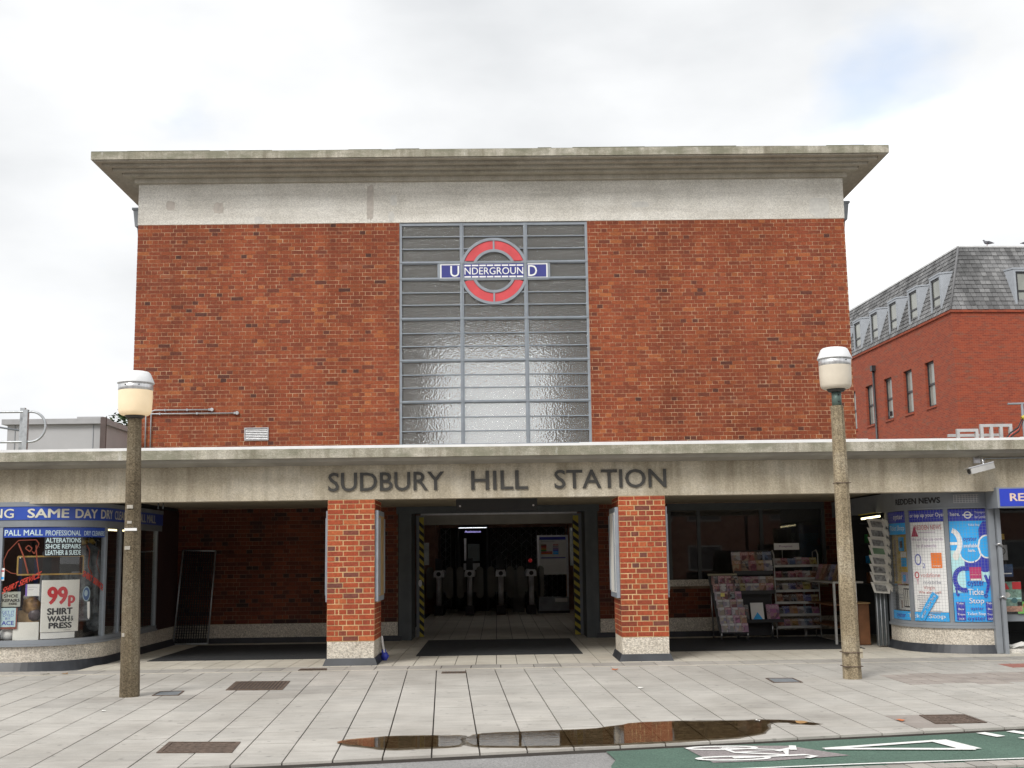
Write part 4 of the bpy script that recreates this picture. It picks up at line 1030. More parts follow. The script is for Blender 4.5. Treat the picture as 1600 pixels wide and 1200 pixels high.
m = MB(); m.box(-6.3, -5.9, 18.96, 20.04, 2.02, 2.05); m.tube([(-6.24, 19.0, 1.965), (-6.24, 19.0, 2.03)], .02, 6); m.tube([(-5.96, 20.0, 1.95), (-5.96, 20.0, 2.03)], .02, 6); m.build('batten', WHITE, t)

# ------------------------------------------------------------------ newsagent on the right
RS = thing('newsagent_shop', (7.4, 18.6, 0), 'newsagent with grey fascia, mesh covered curved window and blue door sign right of the entrance', 'shop')
u0, u1 = 2.98, 5.04
m = MB(); PR.strip(m, u0-.04, u1, .118, .345, -.2, 0); m.build('plinth', CO_PLINTH, RS)
m = MB(); PR.strip(m, u0-.08, u1, -.02, .117, -.2, .012, flare=.07); m.build('skirting', SKIRT, RS)
m = MB(); PR.strip(m, u0-.04, u1, .347, .385, -.1, .03); PR.strip(m, u0-.04, u1, .387, .43, -.08, .012); m.build('sill', GREYP, RS)
m = MB(); PR.strip(m, 0.1, u1, 2.06, 2.335, -.1, .02); PR.strip(m, 2.9, u1, 2.05, 2.075, -.08, .035); PR.strip(m, 2.9, u1, 2.32, 2.345, -.08, .03); fasr = m.build('fascia_board', GREYP, RS)
m = MB(); PR.lettering(m, 'REDDEN NEWS', .04, 3.50, 4.31, 2.135, 2.225, .0235); m.build('fascia_lettering', INK, fasr)
vt = MB(); PR.strip(vt, 4.47, 4.84, 2.115, 2.265, .021, .030); vo = vt.build('fascia_vent', GREYP, fasr)
vt = MB()
for k in range(9): PR.strip(vt, 4.49+.038*k, 4.494+.038*k, 2.13, 2.25, .0305, .034)
for k in range(5): PR.strip(vt, 4.49, 4.82, 2.133+.027*k, 2.137+.027*k, .0305, .035)
vt.build('vent_bars', ALU, fasr, kind='stuff')
for a, b in ((u0-.04, u0+.06), (3.695, 3.765), (4.335, 4.395), (4.965, u1)):
    m = MB(); PR.strip(m, a, b, .43, 2.06, -.06, .012); m.build('mullion', GREYP, RS)
for a, b in ((u0+.06, 3.693), (3.767, 4.333), (4.397, 4.963)):
    m = MB(); PR.strip(m, a, b, .432, 2.048, -.02, -.015, step=.06); m.build('window_pane', GLASS, RS)
m = MB()
for k in range(53):
    u = u0+.06+.043*k
    if u < 4.97: PR.strip(m, u, u+.0020, .435, 2.05, .022, .0235)
for k in range(37): PR.strip(m, u0+.05, 4.97, .45+.043*k, .4520+.043*k, .0237, .025, 0, .1)
m.build('wire_grille', plain('grille_wire', (.30, .31, .33), .5, .3), RS, kind='stuff')
# prints behind the panes
YB_ = plain('display_yellow', (.58, .40, .05), .6, var=.1); o = -.0125
def pr(nm, lb, cat, bg, a, b, z0, z1, deco, off=o, gr=None): return on_path(PR, nm, lb, cat, bg, a, b, z0, z1, off, deco, gr)
pr('window_banner', 'navy banner about topping up cards along the top of the mesh window', 'banner', OYN, u0+.07, 4.955, 1.872, 2.04, [('t', ('oyster', .01, 3.30, 3.62, 1.90, 1.99), WHITE), ('t', ('or top up your Oyster here.', .01, 3.78, 4.56, 1.925, 2.0), WHITE), ('t', ('Transport', 0., 4.76, 4.93, 1.965, 2.005), WHITE), ('t', ('for London', 0., 4.76, 4.94, 1.905, 1.95), WHITE),
    ('l', ([(4.665+.045*math.cos(2*math.pi*i/20), 1.955+.045*math.sin(2*math.pi*i/20)) for i in range(21)], .018), WHITE), ('q', (4.595, 4.735, 1.945, 1.965), WHITE)])
pr('ticket_strip', 'cyan ticket strip under the banner in the leftmost mesh pane', 'sign', OYB, u0+.08, 3.68, 1.70, 1.868, [('t', ('Ticket Shop', 0., 3.12, 3.64, 1.735, 1.835), WHITE)])
pr('display_board', 'yellow display board of phone cards in the leftmost mesh pane', 'board', YB_, u0+.08, 3.68, .96, 1.695, [('q', (3.35, 3.55, 1.45, 1.66), OYB), ('q', (3.40, 3.50, 1.50, 1.60), INK), ('q', (3.42, 3.60, 1.36, 1.44), PAPER), ('q', (3.42, 3.60, 1.22, 1.35), OYB), ('q', (3.40, 3.62, .97, 1.14), plain('print_lilac', (.42, .38, .52), .6)), ('q', (3.46, 3.55, 1.0, 1.10), OYB), ('q', (3.14, 3.24, 1.0, 1.62), plain('print_brown', (.20, .13, .06), .6)), ('q', (3.62, 3.66, 1.30, 1.5), PRED)], -.05)
m = on_path(PR, 'newspaper_bundle', 'bundle of newspapers standing behind the leftmost mesh pane', 'newspapers', PAPER, 3.20, 3.63, .58, .94, -.06, [('q', (3.42, 3.61, .62, .90), INK), ('q', (3.44, 3.48, .64, .88), PAPER), ('q', (3.50, 3.54, .64, .88), PAPER), ('q', (3.56, 3.595, .64, .88), PAPER), ('q', (3.22, 3.40, .75, .76), GREYINK), ('q', (3.22, 3.40, .80, .81), GREYINK), ('q', (3.30, 3.36, .60, .72), BROWN)])
bars = []
rq = random.Random(4)
for k in range(10):
    z = .80-.031*k; bars += [('q', (3.83+rq.uniform(0, .05), 4.08+rq.uniform(0, .16), z, z+.007), GREYINK)]
PUR = plain('print_purple', (.36, .22, .38), .6); PKR = plain('print_rose', (.58, .25, .25), .6)
pr('phone_poster', 'tall white poster listing phone networks in the middle mesh pane', 'poster', WHITE, 3.775, 4.325, .57, 1.868, [('p', [(3.79, 1.66), (3.92, 1.66), (3.855, 1.83)], plain('triangle_maroon', (.40, .05, .10), .6)), ('t', ('REDDEN NEWS', .02, 3.875, 4.29, 1.755, 1.825), PKR), ('q', (3.92, 4.2, 1.715, 1.722), PUR), ('t', ('We sell Top Up cards', 0., 3.79, 4.30, 1.585, 1.64), PUR), ('t', ('for all networks', 0., 3.88, 4.2, 1.50, 1.55), PUR),
    ('t', ('O', 0., 3.83, 3.95, 1.24, 1.41), plain('print_indigo', (.12, .14, .42), .6)), ('t', ('2', 0., 3.965, 4.01, 1.20, 1.27), MATS['print_indigo']), ('q', (4.11, 4.27, 1.20, 1.42), PORANGE), ('t', ('orange', 0., 4.13, 4.25, 1.215, 1.24), WHITE), ('l', ([(3.855+.036*math.cos(2*math.pi*i/16), 1.10+.042*math.sin(2*math.pi*i/16)) for i in range(17)], .016), PRED),
    ('t', ('vodafone', 0., 3.92, 4.23, 1.07, 1.13), PKR), ('t', ('T', 0., 3.845, 3.885, .965, 1.035), PINK), ('t', ('mobile', 0., 3.96, 4.24, .975, 1.02), GREYINK), ('t', ('Virgin', 0., 3.96, 4.14, .88, .945), PKR), ('t', ('We also sell', .01, 3.87, 4.23, .835, .87), PKR)] + bars)
pr('ticket_strip', 'cyan ticket stop strip along the bottom of the left and middle mesh panes', 'sign', OYB, u0+.08, 4.325, .438, .565, [('t', ('oyster', .01, 3.20, 3.55, .45, .53), OYN), ('t', ('Ticket Stop', .008, 3.62, 4.27, .465, .54), WHITE)])
t = thing('slanted_sticker', (*PR.at(4.05, .005), .5), 'slanted cyan ticket stop sticker crossing the white phone poster', 'sticker')
a, b = Vector((3.90, .47)), Vector((4.15, .83)); d = (b-a).normalized(); n = Vector((-d.y, d.x))*.055
m = MB(); 
for k in range(8):
    p, q = a.lerp(b, k/8), a.lerp(b, (k+1)/8); m.add([(*PR.at(v.x, .006), v.y) for v in (p-n, q-n, q+n, p+n)], [(0, 1, 2, 3)])
m.build('sheet', OYB, t)
m = MB(); vs, fs, _ = TXT[('oyster Ticket Stop', .02)]; m.add([(*PR.at(p.x, .009), p.y) for p in (a+(b-a)*(.04+.92*x)+n*(-.5+1.0*y) for x, y, k in vs)], fs); m.build('print', WHITE, t)
circ = lambda c, z, r, n=28, a0=0, a1=2*math.pi, k=1.: [(c+r*math.cos(a0+(a1-a0)*i/n), z+r*k*math.sin(a0+(a1-a0)*i/n)) for i in range(n+1)]
pr('ticket_poster', 'cyan and navy travel card poster with big letters in the rightmost mesh pane', 'poster', OYB, 4.40, 4.955, .44, 1.868, [('q', (4.40, 4.58, .85, 1.45), OYL), ('q', (4.80, 4.955, 1.0, 1.28), OYL), ('p', circ(4.86, 1.24, .105, 20, math.pi, 2*math.pi)[:20], OYN),
    ('p', [(4.80, 1.22), (4.955, 1.22), (4.955, 1.86), (4.86, 1.86), (4.80, 1.75)], OYN), ('q', (4.58, 4.80, 1.16, 1.36), OYN), ('c', (4.67, 1.42, .155, .15), WHITE), ('c', (4.67, 1.43, .145, .14), OYB), ('q', (4.55, 4.79, 1.45, 1.75), OYB), ('c', (4.90, 1.50, .13, .17), WHITE), ('c', (4.905, 1.50, .112, .15), OYB),
    ('l', (circ(4.415, 1.56, .12, 24, -1.2, 1.4, 1.5), .07), WHITE), ('q', (4.40, 4.53, 1.53, 1.57), WHITE), ('c', (4.47, 1.37, .05, .06), PAPER),
    ('t', ('Ticket Stop', .008, 4.66, 4.82, 1.79, 1.825), WHITE), ('t', ('oyster', .01, 4.58, 4.77, 1.565, 1.635), OYN), ('t', ('available', .02, 4.58, 4.78, 1.49, 1.545), WHITE), ('t', ('here.', .02, 4.64, 4.74, 1.425, 1.475), WHITE), ('q', (4.64, 4.80, 1.02, 1.21), PINK), ('q', (4.65, 4.79, 1.10, 1.11), PKR), ('q', (4.65, 4.79, 1.02, 1.045), PAPER),
    ('l', (circ(4.56, 1.04, .125, 24, 1.2, 5.0, 1.25), .065), OYN), ('t', ('oyster', .01, 4.60, 4.83, .92, 1.02), OYN), ('t', ('y', .04, 4.83, 4.95, .84, 1.10), OYN), ('t', ('t', .04, 4.425, 4.485, .80, .95), OYN), ('t', ('Ticke', .01, 4.60, 4.81, .815, .905), WHITE), ('t', ('o', .04, 4.815, 4.87, .775, .835), OYN), ('t', ('Stop', .008, 4.61, 4.81, .675, .775), WHITE),
    ('q', (4.43, 4.55, .46, .72), OYN), ('q', (4.83, 4.945, .46, .72), OYN), ('t', ('Tube', .01, 4.44, 4.53, .685, .715), WHITE), ('t', ('Bus', .01, 4.455, 4.53, .605, .635), WHITE), ('t', ('Tram', .01, 4.44, 4.54, .53, .56), WHITE), ('t', ('DLR', .01, 4.455, 4.53, .468, .495), WHITE), ('t', ('Tube', .01, 4.84, 4.93, .685, .715), WHITE), ('t', ('Bus', .01, 4.855, 4.92, .605, .635), WHITE), ('t', ('Tram', .01, 4.84, 4.935, .53, .56), WHITE), ('t', ('DLR', .01, 4.855, 4.925, .468, .495), WHITE),
    ('t', ('oyster', .01, 4.62, 4.80, .595, .645), OYN), ('t', ('Ticket Stop', .008, 4.57, 4.82, .52, .575), WHITE), ('t', ('oyster', .01, 4.57, 4.82, .445, .51), OYN)])
# door bay with the blue projecting sign
m = MB(); m.box(7.045, 7.135, 16.98, 17.10, -.005, 2.06); m.box(7.145, 7.20, 16.93, 17.02, -.01, 2.06); m.build('door_post', GREYP, RS)
for z in (.78, 1.52):
    m = MB(); m.tube([(7.115, 16.95, z), (7.16, 16.90, z+.02), (7.2, 16.92, z-.02)], .016, 6); m.build('shutter_latch', ALU, RS)
m = MB(); m.box(7.04, 9.3, 16.60, 17.0, 2.035, 2.32); sg = m.build('sign_box', GREYP, RS)
m = MB(); m.box(7.075, 9.2, 16.594, 16.60, 2.055, 2.30); m.build('sign_face', plain('sign_blue', (.03, .06, .52), .35, var=.04), sg)
m = MB(); flat_text(m, 'RE', .03, 7.215, 7.42, 16.592, 2.125, 2.235); flat_text(m, 'DDEN NEWS', .03, 7.44, 8.6, 16.592, 2.125, 2.235); m.build('sign_lettering', plain('sign_cream', (.78, .60, .50), .5), sg)
m = MB(); m.box(7.21, 9.3, 17.40, 17.44, .42, .52); m.build('door_rail', GREYP, RS)
m = MB(); m.box(7.21, 9.3, 17.36, 17.365, .52, 2.03); m.build('door_pane', GLASS, RS)
m = MB(); m.box(7.15, 9.3, 17.02, 17.5, -.01, .06); m.build('door_step', CO_BAND, RS)
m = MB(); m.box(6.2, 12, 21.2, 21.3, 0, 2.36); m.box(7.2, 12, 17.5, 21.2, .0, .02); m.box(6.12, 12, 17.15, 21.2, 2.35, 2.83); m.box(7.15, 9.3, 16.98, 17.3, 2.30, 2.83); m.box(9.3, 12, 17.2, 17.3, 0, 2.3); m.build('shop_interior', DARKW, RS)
FL = Path([(7.21, 17.352), (9.3, 17.352)])
def fl(nm, lb, cat, bg, x0, x1, z0, z1, deco=()): return on_path(FL, nm, lb, cat, bg, x0-7.21, x1-7.21, z0, z1, -.02, [(k, tuple(a), mt) for k, a, mt in deco])
fl('award_sticker', 'small gold sticker at the top of the newsagent door', 'sticker', plain('gold_print', (.45, .30, .06), .5), 7.30, 7.43, 1.60, 1.68)
fl('notice_card', 'small grey no smoking card on the newsagent door', 'card', plain('grey_card', (.30, .30, .31), .6), 7.31, 7.46, 1.30, 1.52, [('l', ([(.175+.04*math.cos(i*.4), 1.43+.045*math.sin(i*.4)) for i in range(17)], .012), INK)])
fl('notice_card', 'dark blue notice card on the newsagent door', 'card', plain('dark_blue_card', (.03, .07, .16), .5), 7.31, 7.52, 1.06, 1.24, [('q', (.12, .29, 1.10, 1.115), WHITE)])
fl('picture_poster', 'colourful picture poster with a red triangle on the newsagent door', 'poster', plain('green_print', (.22, .36, .30), .6, var=.5, scale=22), 7.32, 7.62, .56, .99, [('q', (.11, .41, .56, .64), plain('salmon_print', (.55, .30, .22), .6, var=.4, scale=30)), ('p', [(.13, .88), (.24, .88), (.185, .99)], PRED), ('q', (.28, .41, .88, .985), PRED), ('q', (.14, .40, .74, .76), OYL), ('c', (.30, .72, .05, .04), plain('teal_print', (.05, .18, .2), .6)), ('c', (.20, .80, .05, .04), PAPER)])
m = MB()
for k in range(3):
    m.add([(7.2+.02*k, 17.05+.02*k, .065+.012*k), (7.62-.03*k, 17.03, .07+.01*k), (7.58, 17.25, .08+.013*k), (7.22, 17.24, .12-.01*k)], [(0, 1, 2, 3)])
    m.add([(7.3+.1*k, 17.04, .07+.02*k), (7.5+.1*k, 17.06, .12), (7.5+.1*k, 17.2, .15+.01*k), (7.28+.1*k, 17.18, .09+.02*k)], [(0, 1, 2, 3)])
single(m, 'newspaper_pile', PAPER, 'loose pile of newspapers on the newsagent door step', 'newspapers')
fl('green_leaflet', 'green leaflet with a red ring low on the newsagent door', 'leaflet', plain('green_leaf_print', (.20, .55, .12), .6), 7.55, 7.75, .53, .70, [('l', ([(.46+.035*math.cos(i*.4), .64+.04*math.sin(i*.4)) for i in range(17)], .012), PRED)])

# ------------------------------------------------------------------ lamp posts
DIFF_L = MATS.setdefault('lit_diffuser', None)
def diffuser(name, col, e):
    m, nt, out = new_mat(name)
    c = ramp(nt, noise(nt, pos(nt), 7, 5), [(.3, tuple(x*.9 for x in col)), (.7, col)])
    p = finish(nt, out, c, .4, 0); p.inputs['Emission Color'].default_value = (1.0, .70, .36, 1); p.inputs['Emission Strength'].default_value = e
    p.inputs['Subsurface Weight'].default_value = 0.0; MATS[name] = m; return m
DIFF_L = diffuser('lit_diffuser', (.72, .62, .46), .22); DIFF_R = diffuser('plain_diffuser', (.74, .66, .54), .0)
def ribbed():
    m, nt, out = new_mat('ribbed_aluminium')
    p = finish(nt, out, ramp(nt, noise(nt, pos(nt, (14, 14, .5)), 3, 4), [(.3, (.55, .55, .56)), (.7, (.80, .80, .80))]), .35, .75); MATS['ribbed_aluminium'] = m; return m
RIBA = ribbed(); CAPW = plain('cap_white', (.78, .79, .80), .45, var=.06)
def lamp_post(x, y, zb, ztop, tx, ty, zd, rcap, dm, label, spigot, cm_=None):
    t = thing('lamp_post', (x, y, zb), label, 'lamp post', 'concrete lamp posts in front of the station')
    m = MB(); n = 14
    prof = [(0, .100), (.12, .099), (.9, .092), (2.0, .083), (1, .074)]
    H = ztop-zb; vs = []; rows = 16; rr = random.Random(int(abs(x)*1000)+int(x > 0))
    def sect(w):                                                   # square with chamfered corners
        c = w*.42; return [(-w, -c), (-c, -w), (c, -w), (w, -c), (w, c), (c, w), (-c, w), (-w, c)]
    for i in range(rows+1):
        f = i/rows; w = .101 + (.071-.101)*f
        for a, b in sect(w): vs.append((x+(tx-x)*f+a+rr.uniform(-.0018, .0018), y+(ty-y)*f+b+rr.uniform(-.0018, .0018), zb-.02+(H+.02)*f))
    m.add(vs, [(i*8+k, i*8+(k+1) % 8, (i+1)*8+(k+1) % 8, (i+1)*8+k) for i in range(rows) for k in range(8)] + [tuple(rows*8+k for k in range(8))]); col = m.build('column', cm_ or CO_POST, t)
    z = ztop
    if spigot:
        m = MB(); m.tube([(tx, ty, ztop-.02), (tx, ty, zd-.02)], .058, 12); s = m.build('spigot', plain('green_bronze', (.12, .17, .15), .5, .4, var=.25), t)
        for q in (.045, .13): m = MB(); m.tube([(tx+.01, ty-.05, ztop+q), (tx+.01, ty-.064, ztop+q)], .010, 8); m.build('bolt', BLACK, s)
    m = MB(); m.lathe((tx, ty, zd), [(0, -.035), (.09, -.03), (.115, 0.0), (0, .004)]); m.build('base_dish', plain('dark_bronze', (.05, .045, .04), .5), t)
    hd = .285*rcap/.2; r = rcap*.935
    m = MB(); m.lathe((tx, ty, zd), [(.10, .002), (r*.78, .006), (r*.9, .02), (r*.97, .05), (r, hd*.55), (r*1.005, hd)], 40); m.build('diffuser', dm, t)
    m = MB(); m.lathe((tx, ty, zd+hd), [(r*.99, -.004), (r*1.015, 0), (r*1.02, .085), (r*.9, .087)], 40); bd_ = m.build('metal_band', RIBA, t)
    for a in (-1.9, -1.1): m = MB(); m.tube([(tx+r*1.01*math.cos(a), ty+r*1.01*math.sin(a), zd+hd+.05), (tx+r*1.05*math.cos(a), ty+r*1.05*math.sin(a), zd+hd+.05)], .008, 6); m.build('screw', BLACK, bd_)
    m = MB(); zc = zd+hd+.082
    m.lathe((tx, ty, zc), [(rcap*.9, -.004), (rcap*1.02, 0), (rcap*1.02, .008), (rcap*.80, .115), (rcap*.70, .133), (rcap*.55, .140), (0, .142)], 40); m.build('cap', CAPW, t)
    return t, col
LL, col = lamp_post(-4.10, 13.58, PZ(13.58), 3.08, -4.14, 13.58, 3.115, .204, DIFF_L, 'lit concrete lamp post with cream lantern standing before the dry cleaning shop', False)
m = MB(); m.box(-4.19, -4.05, 13.49, 13.495, 1.80, 1.83); m.build('label_plate', WHITE, col)
for (a, b, c, d) in ((-4.17, -4.10, 2.05, 2.09), (-4.16, -4.11, 1.88, 1.91), (-4.18, -4.12, 1.59, 1.63), (-4.18, -4.11, .63, .67)):
    m = MB(); m.box(a, b, 13.488, 13.492, c, d); m.build('paste_remnant', plain('old_paste', (.42, .39, .34), .9, var=.2, scale=30), col)
LR, col = lamp_post(4.165, 14.22, PZ(14.22), 3.21, 4.155, 14.22, 3.41, .204, DIFF_R, 'unlit concrete lamp post with cream lantern on a green metal neck right of the entrance', True, CO_POST2)
for z in (2.27, .28, .12):
    m = MB(); w = .104-.029*(z/3.2)+.004; m.box(4.165-w, 4.165+w, 14.22-w, 14.22+w, z, z+.008); m.build('strap', RUST, col)
m = MB(); m.box(4.24, 4.275, 14.12, 14.13, .22, .33); m.build('torn_notice', plain('old_card', (.45, .40, .30), .8), col)

# ------------------------------------------------------------------ floor mats, hall furniture
for (a, b, c, d), lb in zip(MATR, ('black rubber mat on the tiles in the left bay of the canopy', 'black rubber mat on the tiles in front of the open entrance', 'black rubber mat on the tiles in front of the magazine racks')):
    m = MB(); m.box(a, b, c, d, -.004, .008); single(m, 'floor_mat', TILE_MAT, lb, 'mat', 'black mats on the tiled station floor')
STAIN = plain('stainless_steel', (.62, .63, .64), .4, .35, var=.2)
FLAP = plain('flap_plastic', (.20, .19, .165), .5)
def gate(x, y, label, lampm):
    t = thing('ticket_gate', (x, y, 0), label, 'ticket gate', 'ticket gates across the station hall')
    m = MB(); m.box(x-.11, x+.11, y, y+1.5, 0, .24); m.build('foot', BLACK, t)
    m = MB(); m.tube([(x, y+.05, .24), (x, y+.05, .95)], .07, 12); m.build('front_tube', STAIN, t)
    m = MB(); m.box(x-.07, x+.07, y+.12, y+1.45, .24, .95); m.build('cabinet', DGREY, t)
    m = MB(); m.prism([(x-.13, y-.02, .95), (x+.13, y-.02, .95), (x+.13, y-.02, 1.06), (x+.10, y-.02, 1.12), (x-.10, y-.02, 1.12), (x-.13, y-.02, 1.06)], (0, 1.45, 0)); hd = m.build('head', STAIN, t)
    m = MB(); m.tube([(x, y-.022, 1.03), (x, y-.032, 1.03)], .055, 14); m.build('card_reader', BLACK, hd)
    m = MB(); m.box(x-.085, x+.085, y+.02, y+.12, 1.12, 1.42); p = m.build('display', BLACK, t)
    m = MB(); m.tube([(x-.02, y+.018, 1.34), (x-.02, y+.014, 1.34)], .05, 12); m.build('signal_lamp', lampm, p)
    for s in (-1, 1):
        m = MB(); xc = x+s*.25; pts = [(xc+.095*math.cos(2*math.pi*k/20), y+.6, .80+(.30 if math.sin(2*math.pi*k/20) > 0 else -.30)+.105*math.sin(2*math.pi*k/20)) for k in range(20)]
        m.prism(pts, (0, .03, 0)); m.box(*sorted((x+s*.07, xc-s*.05)), y+.605, y+.625, .55, .95); m.build('flap', FLAP, t)
RLAMP = emis('red_signal', (1, .05, .05), .06)
for x, y, lb, lm in ((-1.47, 30.3, 'leftmost ticket gate of the row in the dark hall', BLACK), (-.69, 30.3, 'ticket gate in front of the dark assistance booth', BLACK), (.10, 30.3, 'ticket gate right of the assistance booth, second from the right', BLACK), (.87, 30.3, 'ticket gate with a red signal, next to the white status board', RLAMP)):
    gate(x, y, lb, lm)
t = thing('status_board', (1.44, 30.9, 0), 'white service status board on a grey stand right of the ticket gates', 'notice board')
m = MB(); m.box(1.06, 1.84, 30.8, 31.2, .06, .40); m.build('stand_box', plain('grey_plastic', (.30, .32, .34), .6), t)
m = MB(); m.box(1.04, 1.86, 30.78, 31.22, 0, .06); m.build('stand_foot', BLACK, t)
m = MB(); m.box(1.05, 1.10, 30.9, 30.95, .40, 1.98); m.box(1.80, 1.85, 30.9, 30.95, .40, 1.98); m.box(1.10, 1.80, 30.9, 30.95, 1.945, 1.98); m.build('frame', ALU, t)
m = MB(); m.box(1.10, 1.80, 30.91, 30.93, .97, 1.945); b = m.build('poster', PAPER, t)
m = MB(); m.box(1.11, 1.79, 30.905, 30.908, 1.86, 1.935); m.box(1.15, 1.78, 30.905, 30.908, 1.385, 1.41); m.build('blue_print', OYN, b)
for i, cl_ in enumerate((BROWN, PRED, PORANGE, YB_, plain('print_green', (.05, .28, .08), .6), PRED, PORANGE)):
    m = MB(); m.box(1.15, 1.29 if i < 5 else 1.44, 30.905, 30.908, 1.71-.036*i, 1.741-.036*i); m.build('line_swatch', cl_, b)
for i, cl_ in enumerate((PKR, GREYINK, PUR, OYN, OYB, OYB)):
    m = MB(); m.box(1.46, 1.60, 30.905, 30.908, 1.71-.045*i, 1.748-.045*i); m.build('line_swatch', cl_, b)
m = MB(); flat_text(m, 'Service information', 0., 1.15, 1.50, 30.904, 1.80, 1.835); m.build('print', GREYINK, b)
m = MB(); m.box(1.48, 1.80, 30.78, 30.79, .28, .37); single(m, 'paper_notice', PAPER, 'white paper slip stuck to the base of the status board', 'notice')
t = thing('assistance_booth', (-.64, 32.6, 0), 'dark glazed booth with a small lit sign behind the ticket gates', 'booth')
m = MB(); m.box(-1.05, -1.0, 32.4, 33.2, 0, 2.3); m.box(-.28, -.22, 32.4, 33.2, 0, 2.3); m.box(-1.0, -.28, 32.4, 33.2, 2.22, 2.3); m.build('frame', DGREY, t)
m = MB(); m.box(-1.0, -.28, 32.5, 32.56, 0, 1.05); m.build('counter_panel', DARKW, t)
m = MB(); m.box(-1.02, -.26, 32.40, 32.44, 2.225, 2.24); m.build('light_strip', emis('dim_strip', (.9, .95, 1), 1.5), t)
m = MB(); flat_text(m, 'Assistance', .02, -.86, -.42, 32.39, 2.10, 2.16); m.build('lit_lettering', emis('violet_lettering', (.45, .4, .9), .5), t)
m = MB(); m.box(-.78, -.46, 32.5, 32.52, 1.34, 1.80); m.build('screen', plain('screen_grey', (.28, .34, .34), .4), t)
m = MB(); m.box(-.90, -.46, 32.45, 32.5, 1.10, 1.28); m.build('counter', STAIN, t)
m = MB(); m.box(-.88, -.82, 32.44, 32.46, 1.35, 1.95); m.build('door_edge', ALU, t)
m = MB(); m.box(.42, .72, 31.6, 31.9, 0, 1.1); single(m, 'waste_bin', plain('bin_grey', (.22, .22, .21), .6), 'grey bin behind the two right ticket gates', 'bin')
m = MB(); m.box(-1.585, -1.36, 23.3, 23.36, 1.35, 1.72)
for (x0, x1, z0, z1, lb) in ((1.50, 1.64, 1.25, 2.02, 'pale notice on the hall wall just inside the right striped gate post'), (-1.50, -1.38, 1.30, 1.75, 'grey notice on the hall wall just inside the left striped gate post')):
    m = MB(); m.box(x0, x1, 24.4, 24.43, z0, z1); single(m, 'wall_notice', plain('notice_grey', (.45, .47, .45), .6, var=.2, scale=8), lb, 'notice')
t = thing('hanging_sign', (0, 17.9, 2.1), 'blank black sign box hanging over the middle of the entrance', 'sign')
m = MB(); m.box(-.60, .62, 17.86, 17.96, 2.14, 2.362); m.build('sign_box', BLACK, t)
for x in (-.54, .56): m = MB(); m.tube([(x, 17.858, 2.21), (x, 17.850, 2.21)], .015, 10); m.build('fixing_stud', ALU, t)
t = thing('bay_light', (-4.83, 17.3, 2.30), 'round dark light fitting under the canopy ceiling in the left bay', 'light')
m = MB(); m.lathe((-4.83, 17.3, 2.30), [(0, -.012), (.12, -.008), (.14, .02), (.12, .064)], 24); m.build('dish', BLACK, t)
for dx in (-.05, .02): m = MB(); m.tube([(-4.83+dx, 17.25, 2.29), (-4.83+dx, 17.25, 2.20)], .010, 6); m.build('lamp_stem', DGREY, t)
# mesh panel against the rear wall, left bay
t = thing('mesh_panel', (-5.39, 21.3, 0), 'tall wire mesh panel in a steel frame leaning in the left corner of the canopy', 'panel')
L0 = Vector((-5.68, 21.24, .012)); L1 = Vector((-5.08, 21.24, .012)); T0 = Vector((-5.60, 21.44, 1.64)); T1 = Vector((-5.02, 21.44, 1.62))
m = MB()
for a, b in ((L0, L1), (L1, T1), (T1, T0), (T0, L0)): m.tube([a, b], .016, 6)
m.build('frame', GALV, t); m = MB()
for k in range(1, 14): m.tube([L0.lerp(L1, k/14), T0.lerp(T1, k/14)], .011, 4, caps=False)
for k in range(1, 36): m.tube([L0.lerp(T0, k/36), L1.lerp(T1, k/36)], .0065, 4, caps=False)
m.build('mesh_wire', plain('black_wire', (.012, .013, .014), .6), t, kind='stuff')
# bag against the left pier
t = thing('plastic_bag', (-1.60, 17.45, 0), 'blue and white plastic bag slumped behind the left brick pier', 'bag')
m = MB(); blob(m, (-1.622, 17.40, .06), (.05, .05, .065), 14, 9, .25); blob(m, (-1.64, 17.42, .12), (.035, .04, .05), 12, 7, .3); m.build('blue_body', plain('blue_plastic', (.04, .06, .45), .4), t)
m = MB(); m.prism([(-1.61, 17.37, .11), (-1.64, 17.38, .12), (-1.668, 17.40, .26), (-1.675, 17.42, .35), (-1.655, 17.42, .34), (-1.64, 17.39, .25)][::-1], (0, .03, 0)); m.build('white_top', WHITE, t)

# ------------------------------------------------------------------ rear window of the right bay
sw = thing('bay_window', (4.5, YB, .88), 'wide dark glazed window behind the magazine racks in the right bay', 'window')
m = MB(); m.box(3.10, 5.95, YB-.03, YB+.1, .88, .995); m.build('sill', CO_PLINTH, sw)
m = MB(); m.box(3.10, 5.95, YB+.02, YB+.1, 2.235, 2.364); m.box(3.10, 3.16, YB+.02, YB+.1, .997, 2.233); m.box(5.89, 5.95, YB+.02, YB+.1, .997, 2.233)
for x in (3.66, 4.80): m.box(x-.03, x+.03, YB+.022, YB+.09, .997, 2.233)
m.build('frame', DGREY, sw)
for a, b in ((3.163, 3.627), (3.693, 4.767), (4.833, 5.887)): m = MB(); m.box(a, b, YB+.05, YB+.056, .998, 2.232); m.build('window_pane', GLASS, sw)
m = MB(); m.box(3.1, 5.95, YB+.30, YB+.33, .9, 2.36); m.build('blind', plain('dark_blind', (.06, .06, .062), .9), sw)

